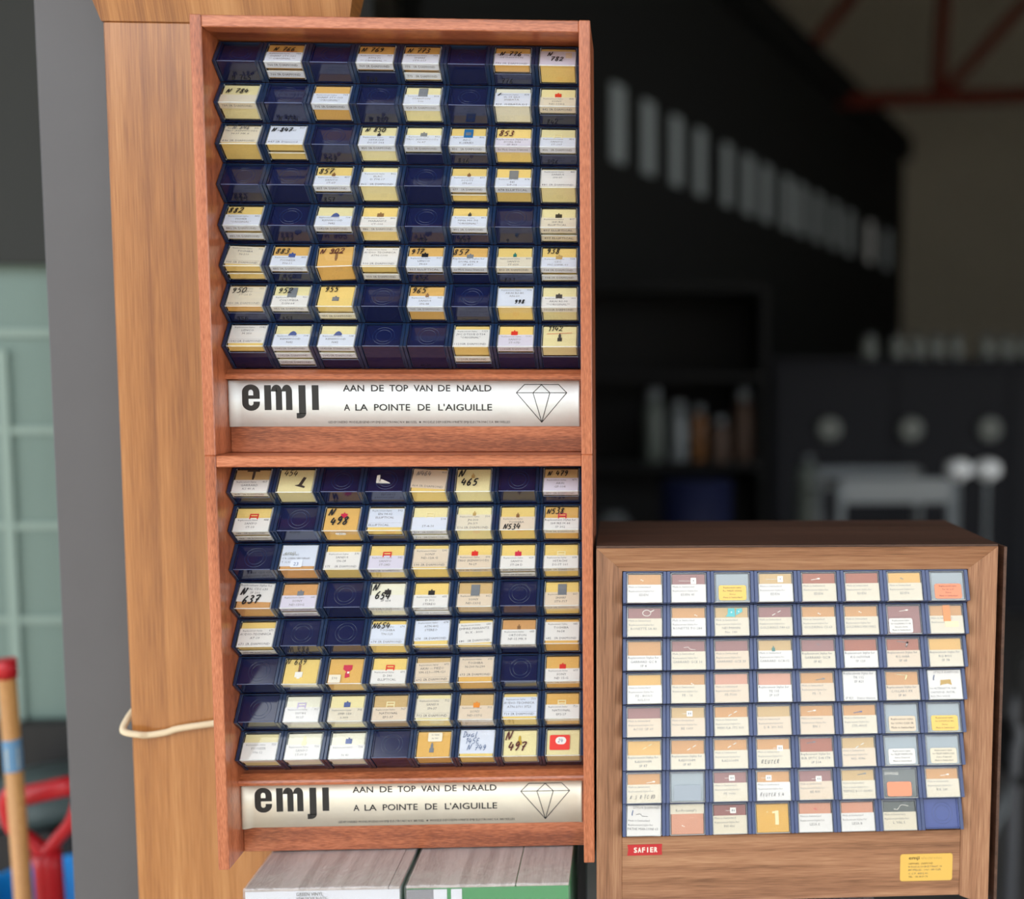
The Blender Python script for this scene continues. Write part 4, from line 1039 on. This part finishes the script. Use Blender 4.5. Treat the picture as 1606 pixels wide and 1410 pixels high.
for r in range(8):
    for c in range(8):
        fill(gS, r, c, SA[r][c], 'walnut cabinet', 'stylus boxes in the walnut cabinet', 'the racks')

# ================================================================== TEAK BOARD, CORNICE, POST, ROPE
b0 = at(161, 33, 0.106); b1 = at(545, 22, 0.106)
BX0, BX1, BTOP = b0.x, b1.x, b0.z
bo = empty('teak_panel', (BX0, 0.106, FLOOR))
tag(bo, 'tall teak veneer panel with a flared cornice, standing behind the racks', 'wood panel')
MB().bbox(0, BX1-BX0, 0, 0.022, 0, BTOP-FLOOR, .0012, board_v).build('board', bo)
cz = BTOP-FLOOR; cw = BX1-BX0
MB().add([(-.001, -.0005, cz), (cw+.001, -.0005, cz), (cw+.030, -.040, cz+.11), (-.030, -.040, cz+.11),
          (-.001, .022, cz), (cw+.001, .022, cz), (cw+.030, .022, cz+.11), (-.030, .022, cz+.11)],
         [(0, 1, 2, 3), (7, 6, 5, 4), (0, 4, 5, 1), (3, 2, 6, 7), (0, 3, 7, 4), (1, 5, 6, 2)], board_v).build('cornice', bo)
# grey door post beside it
p0 = at(83, 700, 0.150); p1 = at(189, 700, 0.150)
tag(MB().bbox(p0.x, p1.x+.03, 0.150, 0.30, FLOOR, 2.1, .002, post_m).build('door_post'), 'dark grey painted steel door post beside the teak panel', 'post', kind='structure')
# rope round the panel
ra = at(206, 1143, 0.098); rb = at(333, 1137, 0.098); rc = at(222, 1155, 0.098)
rope_m = pbr('cotton_rope', lin((226, 208, 176)), rough=0.9, bump=0.4, bscale=700)
tag(MB().stube([(BX0+.002, .132, ra.z+.012), (BX0-.004, .124, ra.z+.010), (BX0-.0060, .112, ra.z+.004), (BX0-.0045, .101, ra.z-.003), (rc.x-.003, .0985, rc.z+.0015), (rc.x+.005, .1015, rc.z), (rc.x+.02, .1022, rc.z+.002), ((rc.x+rb.x)/2, .1022, (rc.z+rb.z)/2+.0005), (rb.x, .1022, rb.z), (rb.x+.012, .1022, rb.z+.001)], .0030, rope_m, 8).build('rope'),
    'cream cotton rope tied round the teak panel beside the lower rack', 'rope')

# ================================================================== VINYL PLANK PACKS
carton_w = pbr('white_carton', lin((226, 230, 238)), rough=0.45, vary=0.02, vscale=20)
carton_g = pbr('green_carton', lin((44, 150, 84)), rough=0.4)
carton_y = pbr('grey_carton', lin((140, 142, 150)), rough=0.45)
def pack(x0, x1, y0, y1, top, label, front):
    o = empty('vinyl_plank_pack', (x0, y0, FLOOR)); w_ = x1-x0; d = y1-y0; h = top-FLOOR
    tag(o, label, 'flooring pack', 'packs of vinyl planks')
    MB().box(.0015, w_-.0015, .0015, d-.001, 0.0, h-.0034, carton_w if front != 'g' else carton_g).build('carton', o)
    nb = 1 if front != 'g' else 2
    if nb == 1: MB().bbox(.0012, w_-.010, .0012, d-.001, h-.0034, h-.0010, .0005, plank_y).build('plank', o); MB().bbox(w_-.0096, w_-.0012, .0012, d-.001, h-.0034, h-.0012, .0005, plank_y).build('plank', o)
    else: MB().bbox(.0012, w_*.665, .0012, d-.001, h-.0034, h-.0010, .0005, plank_y).build('plank', o); MB().bbox(w_*.672, w_-.0012, .0012, d-.001, h-.0034, h-.0010, .0005, plank_y).build('plank', o)
    if front == 'w':
        mb = MB(); fn = lambda a, b: (a, .0012, b)
        put_text(mb, 'GREEN VINYL', .0405, h-.0072, .0027, fn, sign_black, 'l', width=.0205, res=2)
        put_text(mb, 'VE48 EICHE RUSTIC', .0405, h-.0100, .0018, fn, printm, 'l', width=.0240, res=2)
        V, F_, wd = text_geo('114', 2)
        mb.add([(.0385-vy*.0055, .0012, h-.0215+vx*.0055) for vx, vy in V], F_, sign_black)
        link('print', mb.flat('print'), o)
    if front == 'g':
        MB().box(.0015, w_*.175, .0006, .0014, h*.5, h-.0040, carton_y).build('grey_band', o)
        MB().box(w_*.175, w_*.255, .0006, .0014, h*.5, h-.0040, carton_w).build('white_stripe', o)
        MB().box(w_*.280, w_*.345, .0006, .0014, h*.5, h-.0040, carton_w).build('white_stripe', o)
    MB().bbox(0, w_, 0, d, .001, h, .001, film, film).build('shrink_film', o)
    return o
pack(.0300, .1510, -.0300, .1040, -RH-.0004, 'shrink-wrapped grey oak plank pack, white end reading GREEN VINYL, under the racks', 'w')
pack(.1535, .2820, -.0300, .1040, -RH-.0004, 'shrink-wrapped grey oak plank pack with green striped end, under the racks', 'g')
SZ = (cabM @ Vector((0, 0, SB-.004))).z-.0022
pack(.326, .402, -.018, .140, SZ+.0018, 'narrow grey plank pack under the tape end of the walnut cabinet', 'n')
pack(.405, .535, -.018, .140, SZ+.0018, 'wide grey plank pack under the middle of the walnut cabinet', 'n')
steel = pbr('dark_grey_sheet', lin((88, 90, 95)), rough=0.4, vary=0.08, vscale=30)
tag(MB().bbox(.2905, .3075, .045, .104, FLOOR, -.302, .0015, steel).build('grey_side_panel'), 'narrow dark grey panel standing between plank packs and walnut cabinet', 'panel')

# ================================================================== LEFT OF THE POST: WINDOW AND TOOLS
glass_g = pbr('frosted_green_glass', lin((112, 134, 128)), rough=0.35, vary=0.05, vscale=3)
tapew = pbr('window_bar', lin((140, 160, 152)), rough=0.6)
wn = empty('window_1', (-1.6, 0.93, -.52)); wn['kind'] = 'structure'; wn['label'] = 'frosted greenish window left of the grey post'
MB().box(0, 1.0, 0, .006, 0, .76, glass_g).build('pane', wn)
for px, py in ((40, 522), (60, 675), (70, 825), (75, 972)):
    z = at(px, py, .925).z+.52
    MB().box(0, 1.0, -.006, -.0005, z-.006, z+.006, tapew).build('bar', wn)
xl = at(10, 700, .925).x+1.6
MB().box(xl-.008, xl+.008, -.008, -.0005, 0, .62, tapew).build('mullion', wn)
# black crate, blue tub, spade and broomstick
blk = pbr('black_crate_plastic', lin((26, 26, 30)), rough=0.5)
a = at(-60, 1300, .72); b = at(125, 1290, .72)
cr = empty('black_crate', (a.x, .70, FLOOR)); tag(cr, 'black plastic crate on the ground under the frosted window', 'crate')
wd = b.x-a.x; hz = a.z-FLOOR
for nm, q in (('wall', (0, wd, 0, .012)), ('wall', (0, wd, .20, .212)), ('wall', (0, .012, .012, .20)), ('wall', (wd-.012, wd, .012, .20))):
    MB().box(q[0], q[1], q[2], q[3], .012, hz, blk).build(nm, cr)
MB().box(0, wd, 0, .212, 0, .012, blk).build('base', cr)
redp = pbr('red_tool_plastic', lin((190, 24, 36)), rough=0.4)
sk_ = empty('spade', (at(78, 1330, .46).x, .46, FLOOR)); tag(sk_, 'spade with a red D-shaped grip beside the grey post', 'spade')
o_ = Vector((at(78, 1330, .46).x, .46, FLOOR))
def L(px, py, Y=.46): return at(px, py, Y)-o_
MB().tube([L(84, 1480), L(76, 1360), L(72, 1335)], [.016, .016, .017], redp, 14).build('socket', sk_)
MB().tube([(0.012, 0, .02), L(84, 1480)], .015, stick_z, 10).build('shaft', sk_)
MB().stube([L(72, 1340), L(50, 1318), L(22, 1300), L(12, 1275), L(14, 1248), L(30, 1238)], [.010, .008, .0085, .009, .010, .012], redp, 10).build('grip_arm', sk_)
MB().stube([L(72, 1340), L(90, 1316), L(112, 1290), L(124, 1258), L(126, 1236), L(118, 1226)], [.010, .008, .0085, .009, .010, .012], redp, 10).build('grip_arm', sk_)
MB().tube([L(28, 1250), L(60, 1243), L(95, 1235), L(122, 1230)], .0125, redp, 12).build('grip_bar', sk_)
MB().box(-.02, .05, -.004, .004, 0, .14, steel).build('blade', sk_)
t0 = at(9, 1034, .42); t1 = at(45, 1520, .42)
k_ = (FLOOR-t0.z)/(t1.z-t0.z); foot = t0+(t1-t0)*k_
bs = empty('broomstick', foot); tag(bs, 'wooden broomstick with a red cap and a blue and yellow sticker', 'broomstick')
def bp(f): return (t0-foot)*(1-f)
fz = lambda py: (py-1034)/486*(1/k_)
MB().tube([(0, 0, 0), bp(fz(1058))], .0098, stick_z, 14).build('shaft', bs)
MB().tube([bp(fz(1062)), bp(fz(1034))], .0112, redp, 14).build('cap', bs)
MB().tube([bp(fz(1205)), bp(fz(1156))], .0101, pbr('blue_sticker', lin((104, 150, 190)), rough=.5), 14, False).build('sticker', bs)
MB().tube([bp(fz(1200)), bp(fz(1168))], .0103, pbr('cream_sticker', lin((236, 214, 150)), rough=.5), 5, False).build('sticker', bs)
blu = pbr('bright_blue_plastic', lin((20, 140, 220)), rough=0.4)
c0 = at(60, 1440, .57); n = 24
tb = empty('blue_tub', (c0.x, .59, FLOOR)); tag(tb, 'bright blue plastic tub behind the spade and broomstick', 'tub')
h = c0.z-FLOOR+.03
MB().lathe([(.07, 0), (.085, h), (.082, h), (.067, .006)], (0, .005, 0), blu, 22).build('body', tb)
MB().tube([(.088*math.cos(2*math.pi*i/n), .005+.088*math.sin(2*math.pi*i/n), h) for i in range(n+1)], .006, blu, 8, False).build('rim', tb)
MB().tube([(-.086, .005, h), (-.10, -.02, h+.02), (-.075, -.05, h+.048), (-.03, -.06, h+.05)], .007, blu, 8).build('handle', tb)
lid = at(50, 1312, .72)
tag(MB().lathe([(.10, 0), (.098, .02), (.08, .04), (.0, .045)], (lid.x-.02, .805, a.z+.001), pbr('grey_green_lid', lin((70, 84, 84)), rough=.5), 24).build('bin_lid'), 'grey green domed lid lying on the black crate', 'lid')

# ================================================================== INSIDE THE DARK WORKSHOP
# inner partition running back from the doorway, with a strip of narrow lit windows
q0, q1 = at(900, 585, 4.6), at(1412, 585, 11.5)
dv = Vector((q1.x-q0.x, q1.y-q0.y, 0)); ln = dv.length; ang = math.atan2(dv.y, dv.x)
pm_ = Matrix.Translation((q0.x, q0.y, 0)) @ Matrix.Rotation(ang, 4, 'Z')
pt = empty('wall_partition', mat=pm_); pt['kind'] = 'structure'; pt['label'] = 'dark partition wall with a strip of narrow windows'
MB().box(-1.2, ln, 0, .12, FLOOR, 2.6, pbr('dark_partition', lin((30, 32, 32)), rough=0.9)).build('panel', pt)  # panel in one even, very dark grey
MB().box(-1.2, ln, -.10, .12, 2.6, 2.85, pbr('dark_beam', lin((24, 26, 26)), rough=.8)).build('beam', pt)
lit = pbr('lit_window', (0.3, 0.34, 0.34), rough=0.3, emit=(0.78, 0.86, 0.88), estr=0.075)
lit2 = pbr('bright_window', (0.4, 0.42, 0.42), rough=0.3, emit=(0.9, 0.9, 0.86), estr=0.13)
dM = pm_.inverted()
for i, px in enumerate((968, 1015, 1058, 1095, 1137, 1170, 1198, 1230, 1252, 1278, 1304, 1328, 1360, 1386)):
    d_ = (at(px, 585, 1.0)-CAM); 
    # where the sight line meets the partition
    nrm = Vector((-dv.y, dv.x, 0)).normalized(); tt = (Vector((q0.x, q0.y, 0))-Vector((CAM.x, CAM.y, 0))).dot(nrm)/Vector((d_.x, d_.y, 0)).dot(nrm)
    s_ = (dM @ (CAM+d_*tt)).x; wv = .07 if i < 5 else .09
    MB().box(s_-wv, s_+wv, -.02, -.004, 1.24, 1.66, lit2 if i == 12 else lit).build('lit_window', pt)
# red steel roof truss in front of the back wall
redst = pbr('red_oxide_steel', lin((128, 52, 38)), rough=0.7)
tr_ = empty('roof_truss', (0, 9.0, 0)); tag(tr_, 'red oxide steel roof truss high in the workshop', 'truss')
def beam(name, a, b, r):
    A, B_ = at(a[0], a[1], 9.0), at(b[0], b[1], 9.0); A.y = B_.y = 0
    MB().tube([A, B_], r, redst, 4).build(name, tr_)
beam('chord', (1150, 163), (1760, 146), .085)
beam('web', (1470, 152), (1490, -160), .075); beam('web', (1475, 152), (1720, -120), .075)
beam('web', (1215, 150), (1385, -70), .075); beam('web', (1215, 150), (1060, -80), .075)
t2 = empty('roof_purlin', (0, 0, 0)); tag(t2, 'red oxide steel purlin sloping along above the partition', 'purlin')
MB().tube([at(905, 25, 6.0), at(1215, 150, 8.9)], .06, redst, 4).build('bar', t2); MB().tube([at(1215, 150, 8.9), at(1400, 290, 11.6)], .07, wall_d, 4).build('bar', t2)
# shelving and machines as dark bodies
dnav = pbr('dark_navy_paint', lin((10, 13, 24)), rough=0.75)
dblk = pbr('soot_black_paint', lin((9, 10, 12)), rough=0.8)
def cab(name, px0, px1, ytop, Y, dep, mat, label, cat, shelves=0):
    A, B_ = at(px0, ytop, Y), at(px1, ytop, Y)
    o = empty(name, (A.x, Y, FLOOR)); tag(o, label, cat); W_ = B_.x-A.x; H_ = A.z-FLOOR
    if shelves:
        MB().box(0, .03, 0, dep, 0, H_, mat).build('side', o); MB().box(W_-.03, W_, 0, dep, 0, H_, mat).build('side', o)
        MB().box(.03, W_-.03, dep-.02, dep, 0, H_, mat).build('back', o)
        for i in range(shelves+1):
            MB().box(.03, W_-.03, 0, dep-.02, H_*i/shelves-(.03 if i else 0), H_*i/shelves+(.0 if i else .03), mat).build('shelf', o)
    else:
        MB().bbox(0, W_, 0, dep, 0, H_-.04, .01, mat).build('body', o); MB().bbox(-.01, W_+.01, -.02, dep, H_-.04, H_, .006, mat).build('top', o)
        for i in range(3):
            MB().bbox(W_*(i+.04)/3, W_*(i+.96)/3, -.012, -.001, .08, H_-.08, .004, mat).build('door', o)
    return o, A, W_, H_
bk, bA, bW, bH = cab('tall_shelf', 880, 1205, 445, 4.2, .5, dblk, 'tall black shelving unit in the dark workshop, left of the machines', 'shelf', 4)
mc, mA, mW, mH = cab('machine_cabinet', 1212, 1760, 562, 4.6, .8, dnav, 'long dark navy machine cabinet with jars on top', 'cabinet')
lgt = pbr('pale_jar', lin((130, 136, 132)), rough=0.3)
lgt2 = pbr('pale_grey_metal', lin((128, 134, 138)), rough=0.35)
def jar(px, base_z, Y, r, hgt, mat, label, cat, name='jar', group=None):
    p = at(px, 600, Y)
    o = empty(name, (p.x, Y, base_z)); tag(o, label, cat, group)
    MB().lathe([(r*.9, 0), (r, r*.3), (r, hgt*.72), (r*.62, hgt*.84)], (0, 0, 0), mat, 14).build('body', o)
    MB().lathe([(r*.66, hgt*.84), (r*.66, hgt)], (0, 0, 0), lgt2, 14).build('lid', o)
for px in (1362, 1406, 1436, 1466, 1496, 1546, 1576, 1606):
    jar(px, mA.z+.001, 4.75, .042, .13, lgt, 'pale glass jar in the row on the navy machine cabinet', 'jar', 'jar', 'jars on the machine cabinet')
for px, lb in ((1300, 'above the gas canister'), (1428, 'above the trolley'), (1551, 'above the work lamps')):
    p = at(px, 673, 4.58); o = empty('dial', (p.x, p.y-.001, p.z)); tag(o, 'round pale dial on the navy machine cabinet, '+lb, 'dial', 'dials on the machine cabinet')
    mb = MB(); mb.lathe([(.06, 0), (.06, .02), (.045, .025)], (0, 0, 0), lgt, 18)
    mb.v = [(x, -z, y) for x, y, z in mb.v]; mb.build('face', o)
    mb = MB(); mb.lathe([(.012, .0251), (.012, .035)], (0, 0, 0), dblk, 10); mb.v = [(x, -z, y) for x, y, z in mb.v]; mb.build('knob', o)
sh = [FLOOR+bH*i/4+.001+(.03 if i == 0 else 0) for i in range(5)]
amb = pbr('amber_bottle', lin((130, 84, 40)), rough=.4); brn = pbr('brown_tin', lin((84, 64, 52)), rough=.6); bgr = pbr('grey_green_bottle', lin((96, 104, 98)), rough=.4); blu2 = pbr('blue_drum_paint', lin((10, 22, 64)), rough=.7)
jar(1025, sh[2], 4.30, .05, .36, bgr, 'tall grey green bottle on the black shelving', 'bottle', 'bottle')
jar(1064, sh[2], 4.30, .045, .30, lgt2, 'silvery tin on the black shelving beside the tall bottle', 'tin', 'tin')
jar(1096, sh[2], 4.28, .035, .28, amb, 'amber bottle on the black shelving', 'bottle', 'bottle')
jar(1128, sh[2], 4.25, .05, .22, brn, 'brown tin on the black shelving', 'tin', 'tin')
jar(1166, sh[2], 4.3, .05, .36, brn, 'taller brown tin on the black shelving, end of its row', 'tin', 'tin')
jar(960, sh[1], 4.25, .09, .18, lgt2, 'squat grey tin on the lower shelf of the black shelving', 'tin', 'tin')
# blue drum, grey canister, tubular trolley
p = at(1092, 752, 3.3)
dr = empty('blue_drum', (p.x, 3.3, FLOOR)); tag(dr, 'dark blue steel drum on the workshop floor', 'drum'); hd = p.z-FLOOR
MB().lathe([(.14, 0), (.145, .01), (.145, hd*.33), (.15, hd*.34), (.145, hd*.35), (.145, hd*.66), (.15, hd*.67), (.145, hd*.68), (.145, hd), (.13, hd)], (0, 0, 0), blu2, 24).build('shell', dr)
MB().lathe([(.13, hd-.01), (.13, hd-.004)], (0, 0, 0), dnav, 24).build('lid', dr)
p = at(1268, 722, 3.3); cn = empty('gas_canister', (p.x, 3.3, FLOOR)); tag(cn, 'grey green gas canister standing on the workshop floor', 'canister'); hc = p.z-FLOOR
MB().lathe([(.05, 0), (.055, .02), (.055, hc-.06), (.04, hc-.02), (.018, hc-.01)], (0, 0, 0), bgr, 18).build('body', cn)
MB().lathe([(.016, hc-.01), (.016, hc+.02)], (0, 0, 0), lgt2, 10).build('valve', cn)
A, B_ = at(1318, 755, 2.6), at(1492, 762, 2.6)
ty = empty('tubular_trolley', (A.x, 2.6, FLOOR)); tag(ty, 'grey tubular metal trolley with a wide crossbar in the workshop', 'trolley'); w_ = B_.x-A.x; h_ = A.z-FLOOR
for x in (0, w_):
    for y in (0, .4): MB().tube([(x, y, 0.0), (x, y, h_)], .016, lgt2, 8).build('leg', ty)
MB().bbox(0, w_, -.012, .012, h_-.075, h_+.01, .004, lgt2).build('crossbar', ty); MB().bbox(0, w_, .388, .412, h_-.075, h_+.01, .004, lgt2).build('crossbar', ty)
MB().box(.01, w_-.01, .0, .4, .25, .27, steel).build('shelf', ty); MB().box(.02, w_-.02, .012, .388, h_-.03, h_-.02, steel).build('tray', ty)
for px, lb in ((1503, 'close against the trolley'), (1548, 'farther from the trolley')):
    q = at(px, 742, 2.9)
    o = empty('work_lamp', (q.x, 2.9, FLOOR)); tag(o, 'white bowl-shaped work lamp on a thin stand, '+lb, 'lamp', 'work lamps beside the trolley')
    MB().lathe([(.012, q.z-FLOOR-.03), (.05, q.z-FLOOR+.0), (.046, q.z-FLOOR+.035), (.02, q.z-FLOOR+.05)], (0, 0, 0), pbr('white_enamel', lin((240, 244, 246)), rough=.3), 16).build('bowl', o)
    MB().tube([(0, 0, 0.0), (0, 0, q.z-FLOOR-.028)], .008, lgt2, 6).build('stand', o)
# bent tube of a folding chair beyond the cabinet
cq = empty('folding_chair', (at(1590, 1150, 1.3).x, 1.3, FLOOR)); tag(cq, 'grey folding chair of bent metal tube behind the walnut cabinet', 'chair'); o_ = Vector(cq.location)
def Q(px, py, Y=1.3): return at(px, py, Y)-o_
MB().stube([(.0, 0, 0), Q(1592, 1200), Q(1600, 1160), Q(1592, 1120), Q(1600, 1085)], .012, steel, 8).build('leg', cq)
MB().tube([(.36, 0, 0), (.36, 0, .75)], .012, lgt2, 8).build('leg', cq)
MB().tube([(.02, .35, 0), (.02, .02, .45)], .011, lgt2, 8).build('leg', cq); MB().tube([(.34, .35, 0), (.34, .02, .45)], .011, lgt2, 8).build('leg', cq)
MB().bbox(.0, .36, -.02, .36, .43, .455, .006, dblk).build('seat', cq); MB().bbox(.0, .36, -.012, .006, .56, .72, .004, dblk).build('backrest', cq)
